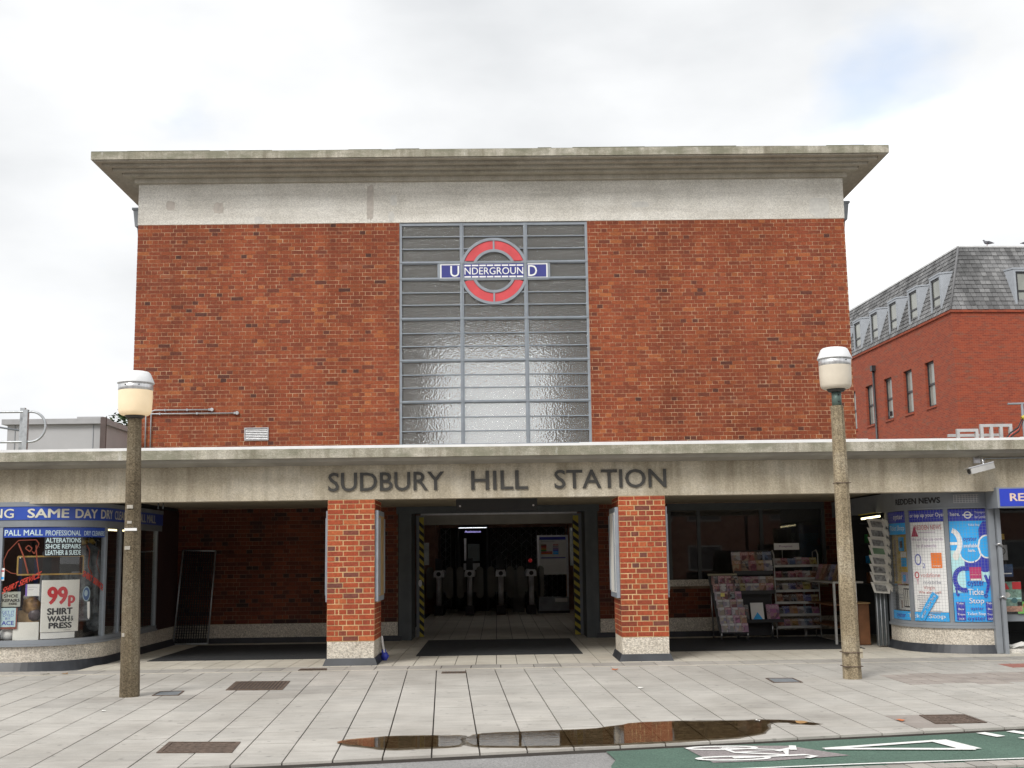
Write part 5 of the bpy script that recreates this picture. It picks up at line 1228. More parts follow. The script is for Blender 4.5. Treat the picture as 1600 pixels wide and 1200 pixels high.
# ------------------------------------------------------------------ magazine racks
def cover(name, a, b, c):
    if name in MATS: return MATS[name]
    m, nt, out = new_mat(name); tc = node(nt, 'ShaderNodeTexCoord'); oi = node(nt, 'ShaderNodeObjectInfo')
    ad = node(nt, 'ShaderNodeVectorMath', operation='ADD'); nt.links.new(tc.outputs['Object'], ad.inputs[0])
    cb = node(nt, 'ShaderNodeCombineXYZ'); mu = node(nt, 'ShaderNodeMath', operation='MULTIPLY'); mu.inputs[1].default_value = 37.; nt.links.new(oi.outputs['Random'], mu.inputs[0]); nt.links.new(mu.outputs[0], cb.inputs[0]); nt.links.new(mu.outputs[0], cb.inputs[2])
    nt.links.new(cb.outputs[0], ad.inputs[1])
    v = node(nt, 'ShaderNodeTexVoronoi'); v.inputs['Scale'].default_value = 15; nt.links.new(ad.outputs[0], v.inputs['Vector']); sp = node(nt, 'ShaderNodeSeparateColor'); nt.links.new(v.outputs['Color'], sp.inputs[0])
    skin = (.42, .27, .19); col_ = ramp(nt, sp.outputs[0], [(.0, c), (.35, a), (.55, skin), (.8, tuple(x*.4 for x in a))])
    sg = node(nt, 'ShaderNodeSeparateXYZ'); nt.links.new(tc.outputs['Generated'], sg.inputs[0])
    wv = noise(nt, ad.outputs[0], 95, 1); tx = ramp(nt, wv, [(.50, (0, 0, 0)), (.54, (1, 1, 1))])
    hd = ramp(nt, sg.outputs[2], [(.72, (0, 0, 0)), (.74, (1, 1, 1)), (.94, (1, 1, 1)), (.96, (0, 0, 0))])                       # masthead
    col_ = mixc(nt, hd, col_, mixc(nt, tx, a, (.66, .64, .60)))
    sd_ = node(nt, 'ShaderNodeMath', operation='MULTIPLY'); nt.links.new(ramp(nt, sg.outputs[0], [(.26, (1, 1, 1)), (.30, (0, 0, 0))]), sd_.inputs[0]); nt.links.new(tx, sd_.inputs[1])
    col_ = mixc(nt, sd_.outputs[0], col_, b)                                                                                  # cover lines down the left side
    hs = node(nt, 'ShaderNodeHueSaturation'); mh = node(nt, 'ShaderNodeMapRange'); mh.inputs[3].default_value = .45; mh.inputs[4].default_value = .55; nt.links.new(oi.outputs['Random'], mh.inputs[0]); nt.links.new(mh.outputs[0], hs.inputs['Hue'])
    hs.inputs['Saturation'].default_value = .85; hs.inputs['Value'].default_value = .82; nt.links.new(col_, hs.inputs['Color'])
    finish(nt, out, hs.outputs[0], .35); MATS[name] = m; return m
COV = {'red': cover('red_cover', (.42, .04, .035), (.45, .30, .22), (.22, .06, .05)), 'pink': cover('pink_cover', (.48, .09, .22), (.55, .40, .40), (.22, .12, .22)), 'white': cover('white_cover', (.62, .60, .60), (.36, .22, .34), (.16, .15, .26)),
       'blue': cover('blue_cover', (.08, .14, .38), (.45, .50, .58), (.12, .10, .12)), 'yellow': cover('yellow_cover', (.48, .30, .05), (.40, .30, .20), (.20, .06, .04)), 'dark': cover('dark_cover', (.06, .05, .07), (.30, .12, .08), (.25, .28, .30))}
MAGME = {}
ORD = ('first', 'second', 'third', 'fourth', 'fifth', 'sixth', 'seventh'); MCOUNT = {}
def magazine(x, y, z, colr, w, h, lean, yaw_, tier, rack):
    k = (round(w, 2), round(h, 2), colr)
    if k not in MAGME:
        mb = MB(); mb.box(-w/2, w/2, 0, .006, 0, h); o_ = bpy.data.meshes.new('magazine'); o_.from_pydata(mb.v, [], mb.f); o_.materials.append(COV[colr]); MAGME[k] = o_
    o_ = link('magazine', MAGME[k], None, (x, y, z), '%s magazine, %s from left, %s of the %s' % (colr, ORD[MCOUNT.get((tier, rack), 0)], tier.rstrip(',').replace(', ', ' '), rack))
    MCOUNT[(tier, rack)] = MCOUNT.get((tier, rack), 0)+1
    o_['category'] = 'magazine'; o_['group'] = 'magazines on the news racks'; o_.rotation_euler = (-lean, 0, yaw_)
    return o_
mr_ = random.Random(8)
NEWS = plain('news_page', (.60, .58, .53), .8, var=.12, scale=25)
WIRE = plain('white_wire', (.45, .45, .43), .5, .0)
# white wire rack, six tiers
t = thing('magazine_rack', (5.15, 20.7, 0), 'tall white wire magazine rack with six tiers at the right of the bay', 'magazine rack')
TZ = [1.215, .995, .79, .59, .385, .18]; RX0, RX1 = 4.79, 5.55; YRK = 20.62
m = MB()
for x in (RX0, RX1):
    m.tube([(x, YRK, 0), (x, YRK, 1.42), (x, YRK+.10, 1.49), (x, YRK+.34, 1.46), (x, YRK+.34, 0)], .011, 6)
m.build('side_frame', WIRE, t)
for i, z in enumerate(TZ):
    m = MB(); m.box(RX0+.01, RX1-.01, YRK+.01, YRK+.20, z-.012, z); m.box(RX0+.01, RX1-.01, YRK-.005, YRK+.008, z-.012, z+.03); m.build('shelf', WIRE, t)
tn = ('top tier', 'second tier', 'third tier', 'fourth tier', 'fifth tier', 'bottom tier')
pal = (('white', 'red', 'blue', 'white', 'pink', 'yellow'), ('red', 'dark', 'pink', 'pink', 'white', 'red'), ('dark', 'white', 'blue', 'dark', 'yellow', 'dark'), ('yellow', 'dark', 'dark', 'red', 'blue', 'yellow'), ('dark', 'blue', 'yellow', 'white', 'blue', 'pink'), ('red', 'pink', 'yellow', 'white', 'blue', 'dark'))
for i, z in enumerate(TZ):
    for k in range(6): magazine(RX0+.07+.124*k, YRK+.03+.006*(k % 2), z+.002, pal[i][k], .135, .165+mr_.uniform(-.01, .015), .5, mr_.uniform(-.04, .04), tn[i], 'white wire rack')
m = MB(); m.box(4.86, 5.30, YRK+.25, YRK+.262, 1.50, 1.615); b = single(m, 'rack_sign', WHITE, 'white name board standing on top of the white wire rack', 'sign')
m = MB(); flat_text(m, 'Proxpress', .01, 4.95, 5.18, YRK+.248, 1.535, 1.58); m.build('print', PUR, b)
m = MB(); m.tube([(5.0, YRK+.258, 1.30), (5.0, YRK+.258, 1.5)], .006, 5); m.build('stem', WIRE, b)
# black three tier rack
t = thing('magazine_rack', (4.42, 20.5, 0), 'black three tier magazine rack between the slanted display and the wire rack', 'magazine rack')
m = MB(); m.box(4.08, 4.74, 20.75, 20.80, .05, 1.50); m.build('back_panel', BLACK, t)
for x0_, x1_, z0, z1, y0 in ((4.07, 4.74, 1.09, 1.12, 20.52), (4.10, 4.76, .76, .79, 20.48), (4.10, 4.86, .285, .31, 20.38)):
    m = MB(); m.box(x0_, x1_, y0, 20.75, z0, z1); m.box(x0_, x1_, y0-.01, y0, z0, z1+.03); m.build('shelf', BLACK, t)
for x in (4.11, 4.70):
    m = MB(); m.tube([(x, 20.55, .29), (x, 20.55, .05)], .014, 6); m.build('leg', ALU, t); m = MB(); m.tube([(x-.015, 20.55, .028), (x+.015, 20.55, .028)], .028, 10); m.build('castor', BLACK, t)
for k in range(5): magazine(4.14+.135*k, 20.58, 1.125, ('red', 'dark', 'red', 'yellow', 'white')[k], .15, .21, .25, 0, 'top shelf, front row,', 'black three tier rack')
for k in range(5): magazine(4.14+.135*k, 20.66, 1.26, ('white', 'pink', 'red', 'dark', 'blue')[k], .15, .22, .2, mr_.uniform(-.05, .05), 'top shelf, back row,', 'black three tier rack')
for k in range(5): magazine(4.20+.12*k, 20.53, .795, ('yellow', 'white', 'white', 'yellow', 'pink')[k], .125, .15, .25, 0, 'middle shelf, front row,', 'black three tier rack')
for k in range(5): magazine(4.17+.135*k, 20.63, .86, ('red', 'pink', 'pink', 'white', 'red')[k], .145, .20, .2, 0, 'middle shelf, back row,', 'black three tier rack')
for k, (x, w, cq) in enumerate(((4.19, .20, 'dark'), (4.42, .22, None), (4.70, .22, 'pink'))):
    if cq: magazine(x, 20.43, .315, cq, w, .28, .3, .05, 'bottom shelf', 'black three tier rack')
t = thing('brochure', (4.43, 20.42, .315), 'white brochure with a blue triangle on the bottom shelf of the black rack', 'brochure'); t.rotation_euler = (-.3, 0, 0)
m = MB(); m.box(4.32, 4.54, 20.42, 20.426, .315, .625); m.build('cover', WHITE, t); m = MB(); m.add([(4.34, 20.417, .33), (4.52, 20.417, .33), (4.43, 20.417, .46)], [(0, 1, 2)]); m.build('print', OYB, t)
# slanted floor display
t = thing('magazine_rack', (3.86, 20.25, 0), 'slanted black floor display packed with small pink and white magazines', 'magazine rack')
sl = Vector((.0, .26, 1)); A0 = Vector((3.74, 20.12, .15))
def on_sl(a, h): return (A0.x+a+ -.115*h/.92, A0.y+.26*h/.92, A0.z+h)
m = MB(); q = [on_sl(-.03, -.02), on_sl(.47, -.02), on_sl(.47, .95), on_sl(-.03, .95)]
m.prism([Vector(p)+Vector((0, .012, 0)) for p in q], (0, .03, 0)); m.build('back_panel', BLACK, t)
m = MB(); m.prism([Vector(on_sl(-.03, .93)), Vector(on_sl(.47, .93)), Vector(on_sl(.47, .96)), Vector(on_sl(-.03, .96))], (0, .04, 0)); m.build('top_rail', plain('khaki_paint', (.28, .26, .18), .6), t)
for a in (0.0, .44):
    m = MB(); p = on_sl(a, -.02); m.tube([p, (p[0], p[1]+.02, .05)], .012, 6); m.tube([(on_sl(a, .8)[0], on_sl(a, .8)[1]+.04, .9), (p[0]-.05, 20.6, .03)], .012, 6); m.build('leg', ALU, t)
    m = MB(); m.tube([(p[0]-.015, p[1]+.02, .028), (p[0]+.015, p[1]+.02, .028)], .028, 10); m.build('castor', BLACK, t)
names7 = ('bottom row', 'sixth row', 'fifth row', 'fourth row', 'third row', 'second row', 'top row')
p7 = (('white', 'white', 'white', 'pink'), ('white', 'white', 'pink', 'red'), ('white', 'pink', 'white', 'pink'), ('white', 'white', 'pink', 'white'), ('white', 'pink', 'dark', 'pink'), ('pink', 'white', 'pink', 'dark'), ('dark', 'pink', 'pink', 'dark'))
for r_ in range(7):
    for k in range(4):
        p = on_sl(.055+.115*k, .13*r_); magazine(p[0], p[1]-.012-.004*(7-r_)*.3, p[2], p7[r_][k], .108, .15, .25, mr_.uniform(-.03, .03), names7[r_], 'slanted floor display')
m = MB(); p = on_sl(.145, .60); m.box(p[0]-.035, p[0]+.035, p[1]-.03, p[1]-.025, p[2]-.02, p[2]+.04); single(m, 'price_card', plain('yellow_card', (.80, .70, .20), .6), 'small yellow price card on the slanted magazine display', 'card')

# ------------------------------------------------------------------ newspaper stand and counter at the open side of the newsagent
t = thing('newspaper_stand', (5.93, 18.42, 0), 'narrow grey newspaper stand beside the mesh covered window', 'stand')
m = MB(); m.box(5.83, 6.01, 18.46, 18.50, .02, 1.92); m.build('back_panel', DGREY, t)
for x in (5.84, 5.90, 5.96): m = MB(); m.tube([(x, 18.44, .02), (x, 18.44, .9)], .009, 6); m.build('rod', GALV, t)
for k, py in enumerate((1.80, 1.66, 1.515, 1.39, 1.24, 1.105, .985, .83)):
    x = 5.885+.002*k; xo = random.uniform(-.012, .012); z = py; w = .14
    tt = ('topmost newspaper of the stand, just under the lit tube', 'second newspaper from the top of the stand', 'third newspaper from the top of the stand', 'fourth newspaper from the top, with a green picture', 'fifth newspaper from the top, sticking out to the left', 'third newspaper from the bottom of the stand', 'second newspaper from the bottom of the stand', 'lowest newspaper of the stand')[k]
    n_ = thing('newspaper', (x, 18.4, z), tt, 'newspaper', 'folded newspapers hanging in the narrow stand')
    x += xo; h = .165
    m = MB(); m.prism([(x-w*.85, 18.325, z-.005), (x+w*.75, 18.295, z-.02), (x+w*.95, 18.315, z+h*.80), (x-w*1.1, 18.38, z+h*.96)], (0, .02, 0)); m.build('front_fold', NEWS, n_)
    m = MB()
    for q in range(3): m.prism([(x+w*.42+.03*q, 18.288-.004*q, z+h*.95-.015*q), (x+w*.50+.03*q, 18.286-.004*q, z+h*.93-.015*q), (x+w*1.06+.004*q, 18.286-.004*q, z+h*.10+.025*q), (x+w*.98+.004*q, 18.288-.004*q, z+h*.02+.025*q)], (0, .012, 0))
    m.build('page_edges', plain('newsprint', (.62, .60, .54), .8), n_)
    m = MB(); m.add([(x-w*.70, 18.316, z+.025), (x+w*.50, 18.291, z+.012), (x+w*.35, 18.303, z+h*.60), (x-w*.78, 18.350, z+h*.74)], [(0, 1, 2, 3)]); m.build('picture', plain('green_news_print', (.12, .20, .12), .7) if k == 3 else plain('grey_news_print', (.17, .17, .165), .7, var=.7, scale=22), n_)
t = thing('news_cabinet', (5.68, 18.95, 0), 'low brown wooden cabinet with a white upright post beside the newspaper stand', 'cabinet')
m = MB(); m.box(5.55, 5.84, 18.85, 19.3, .01, .64); m.build('body', BROWN, t)
m = MB(); m.box(5.60, 5.645, 18.80, 18.85, .01, .98); m.build('post', WHITE, t)
m = MB(); m.box(5.53, 5.85, 18.80, 19.32, .642, .66); m.build('top', WOOD, t)
t = thing('news_counter', (5.7, 19.6, 0), 'thin shelf counter on white posts at the open side of the newsagent', 'counter')
m = MB(); m.box(5.33, 5.82, 19.0, 21.0, .955, .985); m.build('shelf', plain('shelf_grey', (.40, .38, .35), .6), t)
m = MB(); m.box(5.35, 5.80, 19.1, 21.0, .60, .62); m.box(5.45, 5.80, 19.2, 21.0, .25, .27); m.build('lower_shelf', BROWN, t)
for y in (19.02, 20.9): m = MB(); m.box(5.34, 5.375, y, y+.035, 0, .955); m.build('post', WIRE, t)
for k in range(7):
    y = 19.15+.26*k; m_ = magazine(5.50, y, .99, ('dark', 'red', 'blue', 'dark', 'red', 'pink', 'dark')[k], .22, .28, .4, -1.2, 'row', 'shelf counter')
m = MB()
for k in range(5):
    y = 18.6+.5*k; m.box(6.5, 6.55, y, y+.45, 1.2, 1.5)
t = thing('sweet_shelves', (6.75, 19.6, 0), 'dark shelves of packets inside the open side of the newsagent', 'shelves')
m = MB()
for z in (.9, 1.25, 1.6, 1.95): m.box(6.45, 6.8, 18.9, 21.1, z-.02, z)
m.box(6.78, 6.82, 18.9, 21.1, .0, 2.1); m.build('shelf_unit', DGREY, t)
sr = random.Random(2)
for z, zn in ((.9, 'lowest'), (1.25, 'middle'), (1.6, 'upper')):
    for k in range(9):
        m = MB(); y = 19.0+.23*k; h = sr.uniform(.10, .24); m.box(6.5, 6.7, y, y+.17, z+.001, z+h)
        cc = sr.choice((PRED, OYB, YB_, PAPER, MATS['print_green'], PINK, BROWN)); single(m, 'sweet_packet', cc, '%s packet, %s from the front on the %s dark shelf inside the newsagent' % ({PRED: 'red', OYB: 'cyan', YB_: 'yellow', PAPER: 'white', MATS['print_green']: 'green', PINK: 'magenta', BROWN: 'brown'}[cc], (ORD+('eighth', 'ninth'))[k], zn), 'packet', 'packets on the dark shelves of the newsagent')
t = thing('fluorescent_light', (5.95, 19.0, 1.97), 'lit fluorescent tube over the newspaper stand of the newsagent', 'light')
m = MB(); m.tube([(5.80, 18.85, 1.965), (6.10, 18.85, 2.005)], .017, 8); m.build('tube', TUBE, t)
m = MB(); m.prism([(5.78, 18.82, 2.02), (6.13, 18.82, 2.065), (6.13, 18.82, 2.08), (5.78, 18.82, 2.035)], (0, .12, 0)); m.build('reflector', YEL, t)

# ------------------------------------------------------------------ unseen houses across the street, behind the camera, added to block low sky
HB = plain('house_brick', (.20, .085, .055), .9, var=.2, scale=3); HR = plain('house_roof', (.12, .07, .055), .9, var=.2, scale=4); HW = plain('house_window', (.06, .065, .07), .15, spec=.8); HF = plain('house_trim', (.30, .29, .27), .7)
for k in range(7):
    x0 = -33+9.4*k; y1 = -23.0; hs = 5.6+.25*(k % 3)
    t = thing('unseen_house', (x0+4.5, y1-4, -.5), 'unseen brick semi-detached house with pitched roof, added across the street to block low sky, number %s from the left' % ('one', 'two', 'three', 'four', 'five', 'six', 'seven')[k], 'house', 'unseen houses added across the street')
    m = MB(); m.box(x0, x0+9.2, y1-8, y1, -.6, hs); m.build('wall', HB, t)
    m = MB(); m.add([(x0-.3, y1+.4, hs-.1), (x0+9.5, y1+.4, hs-.1), (x0+9.5, y1-4, hs+3.2), (x0-.3, y1-4, hs+3.2), (x0-.3, y1-8.4, hs-.1), (x0+9.5, y1-8.4, hs-.1)], [(0, 1, 2, 3), (3, 2, 5, 4), (0, 3, 4), (1, 5, 2)]); r_ = m.build('roof', HR, t)
    m = MB(); m.box(x0+4.2, x0+5.2, y1-4.5, y1-3.6, hs+2.6, hs+4.4); m.build('chimney', HB, r_)
    for a, z in ((1.2, .5), (6.0, .5), (1.2, 3.2), (6.0, 3.2), (3.9, 3.2)):
        m = MB(); m.box(x0+a, x0+a+1.9-(.6 if a == 3.9 else 0), y1, y1+.04, z, z+1.4); w_ = m.build('window', HF, t)
        m = MB(); m.box(x0+a+.1, x0+a+1.8-(.6 if a == 3.9 else 0), y1+.041, y1+.05, z+.1, z+1.3); m.build('pane', HW, w_)
    m = MB(); m.box(x0+4.0, x0+5.0, y1, y1+.05, -.5, 1.6); m.build('door', FBLUE if k % 2 else DGREY, t)

# ------------------------------------------------------------------ things on the wall and roof
t = ST
for z, x1, xv in ((4.172, -5.15, -6.25), (4.105, -4.69, -6.345)):
    m = MB(); m.tube([(xv, YB-.03, 2.97), (xv, YB-.03, z-.05), (xv+.03, YB-.03, z-.01), (xv+.06, YB-.03, z), (x1, YB-.03, z)], .013, 7); m.lathe((0, 0, 0), [(0, 0)], 3); p = m.build('conduit', GALV, ST)
    m = MB(); m.tube([(x1, YB-.06, z), (x1, YB-.002, z)], .032, 12); m.build('junction_box', ALU, p)
    for k in range(3): m = MB(); xx = xv+.25+(x1-xv-.3)*k/2; m.box(xx-.012, xx+.012, YB-.048, YB-.002, z-.02, z+.02); m.build('clip', GALV, p)
m = MB(); x0, x1, z0, z1 = -4.56, -4.12, 3.60, 3.835
m.box(x0, x1, YB-.02, YB, z0, z0+.02); m.box(x0, x1, YB-.02, YB, z1-.02, z1); m.box(x0, x0+.02, YB-.02, YB, z0+.02, z1-.02); m.box(x1-.02, x1, YB-.02, YB, z0+.02, z1-.02); v = m.build('wall_vent', ALU, ST)
m = MB(); m.box(x0+.02, x1-.02, YB-.004, YB-.002, z0+.02, z1-.02); m.build('vent_back', BLACK, v)
for k in range(6):
    m = MB(); z = z0+.028+.031*k; m.add([(x0+.02, YB-.018, z), (x1-.02, YB-.018, z), (x1-.02, YB-.006, z+.02), (x0+.02, YB-.006, z+.02), (x0+.02, YB-.016, z-.003), (x1-.02, YB-.016, z-.003), (x1-.02, YB-.004, z+.017), (x0+.02, YB-.004, z+.017)], [(0, 1, 2, 3), (4, 7, 6, 5), (0, 4, 5, 1), (2, 6, 7, 3)]); m.build('slat', ALU, v)
t = thing('security_camera', (6.8, 16.5, 2.6), 'grey security camera angled down on the beam above the newsagent', 'security camera')
ax0 = Vector((6.96, 16.50, 2.62)); ax1 = Vector((6.60, 16.42, 2.535)); d = (ax1-ax0).normalized(); n = Vector((0, 1, 0)); n = (n-d*n.dot(d)).normalized(); w = d.cross(n)
def obx(mb, a, b, hw, hh): mb.prism([a-n*hw-w*hh, a+n*hw-w*hh, a+n*hw+w*hh, a-n*hw+w*hh], b-a)
m = MB(); obx(m, ax0, ax1, .050, .042); m.build('housing', plain('camera_grey', (.50, .49, .47), .4, .2), t)
m = MB(); up_ = -w if w.z < 0 else w; obx(m, ax0+up_*.05, ax1+up_*.05+d*.035, .058, .006); m.build('sun_shield', ALU, t)
m = MB(); m.tube([ax1, ax1+d*.012], .034, 12); m.build('lens', BLACK, t)
m = MB(); c = ax0+d*.13+up_*.05; m.tube([c, c+Vector((0, .02, .07)), c+Vector((0, .07, .10)), (c.x, 16.70, c.z+.10)], .018, 8); m.box(c.x-.05, c.x+.05, 16.68, 16.699, c.z+.03, c.z+.17); m.build('bracket', ALU, t)
m = MB(); m.tube([(c.x+.06, 16.66, c.z+.02), (c.x+.10, 16.64, c.z+.09), (c.x+.2, 16.66, 2.735), (9.5, 16.66, 2.745)], .010, 6); m.build('cable', GALV, t)

t = thing('roof_cabin', (-7.35, 20.3, 2.965), 'pale grey metal cabin with overhanging lid on the flat roof left of the tall block', 'plant cabin')
CAB = plain('cabin_grey', (.42, .42, .43), .5, var=.06, scale=2); CABD = plain('cabin_lid', (.36, .36, .37), .5, var=.1)
m = MB(); m.box(-8.15, -6.58, 19.8, 21.2, 2.97, 3.74); b = m.build('body', CAB, t)
for x in (-8.02, -6.72): m = MB(); m.box(x-.004, x+.004, 19.79, 19.8, 2.97, 3.735); m.build('panel_seam', GREYP, b)
m = MB(); m.box(-8.22, -6.52, 19.72, 21.28, 3.742, 3.83); m.build('lid', CABD, t)
m = MB(); m.box(-6.98, -6.55, 19.74, 20.2, 3.831, 3.86); m.build('lid_plate', CAB, t)
m = MB(); m.box(-6.56, -6.47, 19.66, 19.71, 2.97, 3.84); single(m, 'steel_upright', plain('rust_brown', (.10, .075, .07), .8), 'dark rusty upright in front of the corner of the roof cabin', 'post')
t = thing('roof_railing', (-7.3, 18, 2.965), 'galvanised tubular railing with a hooped end on the roof at far left', 'railing')
m = MB(); m.box(-7.17, -7.10, 17.96, 18.03, 2.97, 3.765); m.box(-7.27, -7.20, 18.1, 18.16, 2.97, 3.81); m.build('post', GALV, t)
m = MB(); zc = 3.505; m.tube([(-10, 18, 3.735), (-7.13, 18, 3.735), (-7.08, 18, 3.735)] + [(-7.06+.225*math.sin(a), 18, zc+.23*math.cos(a)) for a in [math.pi*k/14 for k in range(15)]] + [(-10, 18, 3.275)], .019, 8); m.build('rail', GALV, t)
m = MB(); m.tube([(-10, 18.6, 3.95), (-7.4, 18.5, 3.50)], .016, 6); m.build('stay', GREYP, t)
# leafy tree behind the cabin
t = thing('tree', (-12.3, 40, 0), 'dark green tree just showing between the roof cabin and the tall brick block', 'tree')
m = MB(); m.tube([(-12.3, 40, 0), (-12.2, 40, 2.2), (-12.35, 40.1, 4.2), (-12.3, 40, 5.4)], [.2, .16, .11, .04], 8)
for a in range(6): q = a*1.05; m.tube([(-12.28, 40, 3+.35*a), (-12.28+.9*math.cos(q), 40+.9*math.sin(q), 4.2+.3*a)], [.06, .02], 5)
m.build('trunk', plain('bark', (.09, .07, .05), .9, var=.3, scale=20), t)
lf = MB(); lr = random.Random(6)
for k in range(2600):
    while True:
        p = Vector((lr.uniform(-1, 1), lr.uniform(-1, 1), lr.uniform(-1, 1)))
        if .3 < p.length < 1: break
    c = Vector((-12.45+p.x*1.15, 40+p.y*1.15, 4.85+p.z*1.75)); s = lr.uniform(.06, .12)
    a = Vector((lr.uniform(-1, 1), lr.uniform(-1, 1), lr.uniform(-.6, .6))).normalized()*s; b = a.cross(Vector((lr.uniform(-1, 1), lr.uniform(-1, 1), lr.uniform(-1, 1)))).normalized()*s*.5
    lf.add([c-a, c-b, c+a, c+b], [(0, 1, 2, 3)])
lf.build('crown', plain('leaf_green', (.06, .10, .035), .6, var=.35, scale=2, piece=.35), t)
# far right roof frame, pole and cables
t = thing('roof_light_frame', (8.5, 20.5, 2.965), 'low pale grey framed roof light on the flat roof at right', 'roof light')
m = MB(); P_ = [(8.08, 8.40), (8.47, 8.98)]
for (x0, x1), zt in zip(((8.07, 8.45), (8.49, 9.05)), (3.55, 3.63)):
    m.box(x0, x1, 20.5, 20.56, zt-.05, zt); k = 2 if x1 < 8.5 else 4
    for i in range(k): x = x0+(x1-x0-.05)*i/(k-1); m.box(x, x+.05, 20.5, 20.56, 2.97, zt-.05)
m.box(8.07, 9.05, 20.9, 20.96, 3.45, 3.5); m.build('frame', plain('frame_pale_grey', (.48, .48, .49), .5), t)
t = thing('roof_pole', (9.25, 20.5, 2.965), 'thin steel pole with a crossbar and mesh panel on the roof at far right', 'pole')
m = MB(); m.tube([(9.25, 20.5, 2.97), (9.25, 20.5, 3.98)], .022, 6); m.tube([(9.0, 20.5, 3.98), (10.4, 20.5, 4.0)], .02, 6); m.build('pole', GREYP, t)
m = MB(); m.box(9.32, 10.3, 20.5, 20.52, 3.50, 3.74); m.build('mesh_panel', plain('grey_mesh', (.35, .36, .40), .6), t)
for i, (cc, dz) in enumerate(((plain('red_cable', (.45, .08, .06), .5), 0), (BLACK, .04), (BLACK, -.03))):
    m = MB(); m.tube([(8.75-.05*i, 20.45, 2.97), (8.82, 20.45, 3.22+dz), (8.98, 20.45, 3.42+dz), (9.14, 20.47, 3.52+dz), (9.25, 20.48, 3.74)], .014, 6); m.build('cable', cc, t)
m = MB(); m.tube([(9.22, 20.47, 3.72), (9.28, 20.47, 3.76)], .035, 6); m.build('yellow_tie', YEL, t)

# ------------------------------------------------------------------ neighbouring brick building with slate mansard roof
NB = thing('neighbour_building', (19.8, 50, 0), 'red brick office building with grey slate mansard and dormer windows beyond the station at right', 'building')
NB.rotation_euler = (0, 0, 0)
ez = 11.75; tz = 14.76; SBK = .95; rot = R(2.86); cr, sr_ = math.cos(rot), math.sin(rot)
def nb(a, b, z): return (19.8+a*cr-b*sr_, 50+a*sr_+b*cr, z)       # a along the front, b back along the flank
class NBm(MB):
    def b(s, a0, a1, b0, b1, z0, z1, mi=0):
        vs = [nb(a, b_, z) for z in (z0, z1) for a, b_ in ((a0, b0), (a1, b0), (a1, b1), (a0, b1))]
        return s.add(vs, [(0, 3, 2, 1), (4, 5, 6, 7), (0, 1, 5, 4), (1, 2, 6, 5), (2, 3, 7, 6), (3, 0, 4, 7)], mi)
wins = [2.66, 5.16, 7.65, 10.2, 12.7, 15.2]; WWD, WZB, WZT = 1.0, 7.86, 9.90
m = NBm()
m.b(.3, 14, 0, .3, 0, ez)                                          # front
ed = [0]+[e for w_ in wins for e in (w_-WWD/2, w_+WWD/2)]+[24]
for i in range(0, len(ed), 2): m.b(0, .3, ed[i], ed[i+1], 0, ez)
for w_ in wins: m.b(0, .3, w_-WWD/2, w_+WWD/2, 0, WZB); m.b(0, .3, w_-WWD/2, w_+WWD/2, WZT, ez)
m.b(.3, 14, .3, 24, ez-.2, ez-.05)
m.build('brick_wall', FAR_BRICK, NB)
SASH = plain('dark_sash', (.03, .03, .033), .4); PANE = plain('curtained_pane', (.27, .28, .25), .12, var=.2, scale=1.5, spec=.8)
for i, w_ in enumerate(wins):
    m = NBm(); a, b = w_-WWD/2, w_+WWD/2
    m.b(.12, .20, a, a+.09, WZB, WZT); m.b(.12, .20, b-.09, b, WZB, WZT); m.b(.12, .20, a+.09, b-.09, WZT-.08, WZT); m.b(.12, .20, a+.09, b-.09, WZB, WZB+.08); m.b(.11, .20, a+.09, b-.09, 8.84, 8.93)
    f = m.build('window', SASH, NB)
    m = NBm(); m.b(.16, .18, a+.09, b-.09, WZB+.08, 8.84); m.b(.16, .18, a+.09, b-.09, 8.93, WZT-.08); m.build('pane', PANE, f)
    m = NBm(); m.b(-.05, .12, a-.04, b+.04, WZB-.10, WZB-.003); m.build('sill', FAR_BRICK, f)
SLATE = brick_mat('grey_slate', [(0, (.15, .15, .152)), (.3, (.19, .19, .192)), (.7, (.225, .225, .228)), (1, (.29, .29, .29))], .45)
SLB = plain('slate_felt', (.06, .06, .062), .9)
# mansard body and individual slates
m = MB(); q = [nb(-.05, -.05, ez), nb(14, -.05, ez), nb(14, 24, ez), nb(-.05, 24, ez), nb(SBK, SBK, tz), nb(14, SBK, tz), nb(14, 24, tz), nb(SBK, 24, tz)]
m.add(q, [(0, 1, 5, 4), (3, 0, 4, 7), (4, 5, 6, 7), (1, 2, 6, 5)]); roof = m.build('mansard_roof', SLB, NB)
sl_ = MB(); rs = random.Random(9); NR = 15; rh = (tz-ez)/NR; sw_ = .24
for r_ in range(NR):
    z0, z1 = ez+r_*rh, ez+(r_+1)*rh+.02; i0, i1 = (SBK+.05)*r_/NR-.05, (SBK+.05)*(r_+1.1)/NR-.05
    for side in (0, 1):
        L_ = 13 if side == 0 else 23; u = i0 + (sw_/2 if r_ % 2 else 0) - .0
        us = [i0]+[i0+sw_*(k+(.5 if r_ % 2 else 1)) for k in range(int((L_-i0)/sw_))]
        for a, b in zip(us, us[1:]):
            d1, d2, d3 = .035+rs.uniform(0, .018), .012, .006
            P4 = [(a+d3, i0-d1, z0), (b-d3, i0-d1, z0), (b-d3, i1-d2, z1), (a+d3, i1-d2, z1), (a+d3, i0, z0)]
            P4 = [(p[0] if i not in (2, 3) else p[0], p[1], p[2]) for i, p in enumerate(P4)]+[(b-d3, i0, z0)]
            W4 = [nb(p[0], p[1], p[2]) if side == 0 else nb(p[1], p[0], p[2]) for p in P4]
            f4 = [(0, 1, 2, 3), (4, 5, 1, 0)]; sl_.add(W4, f4)
sl_.build('slate', SLATE, roof, kind='stuff')
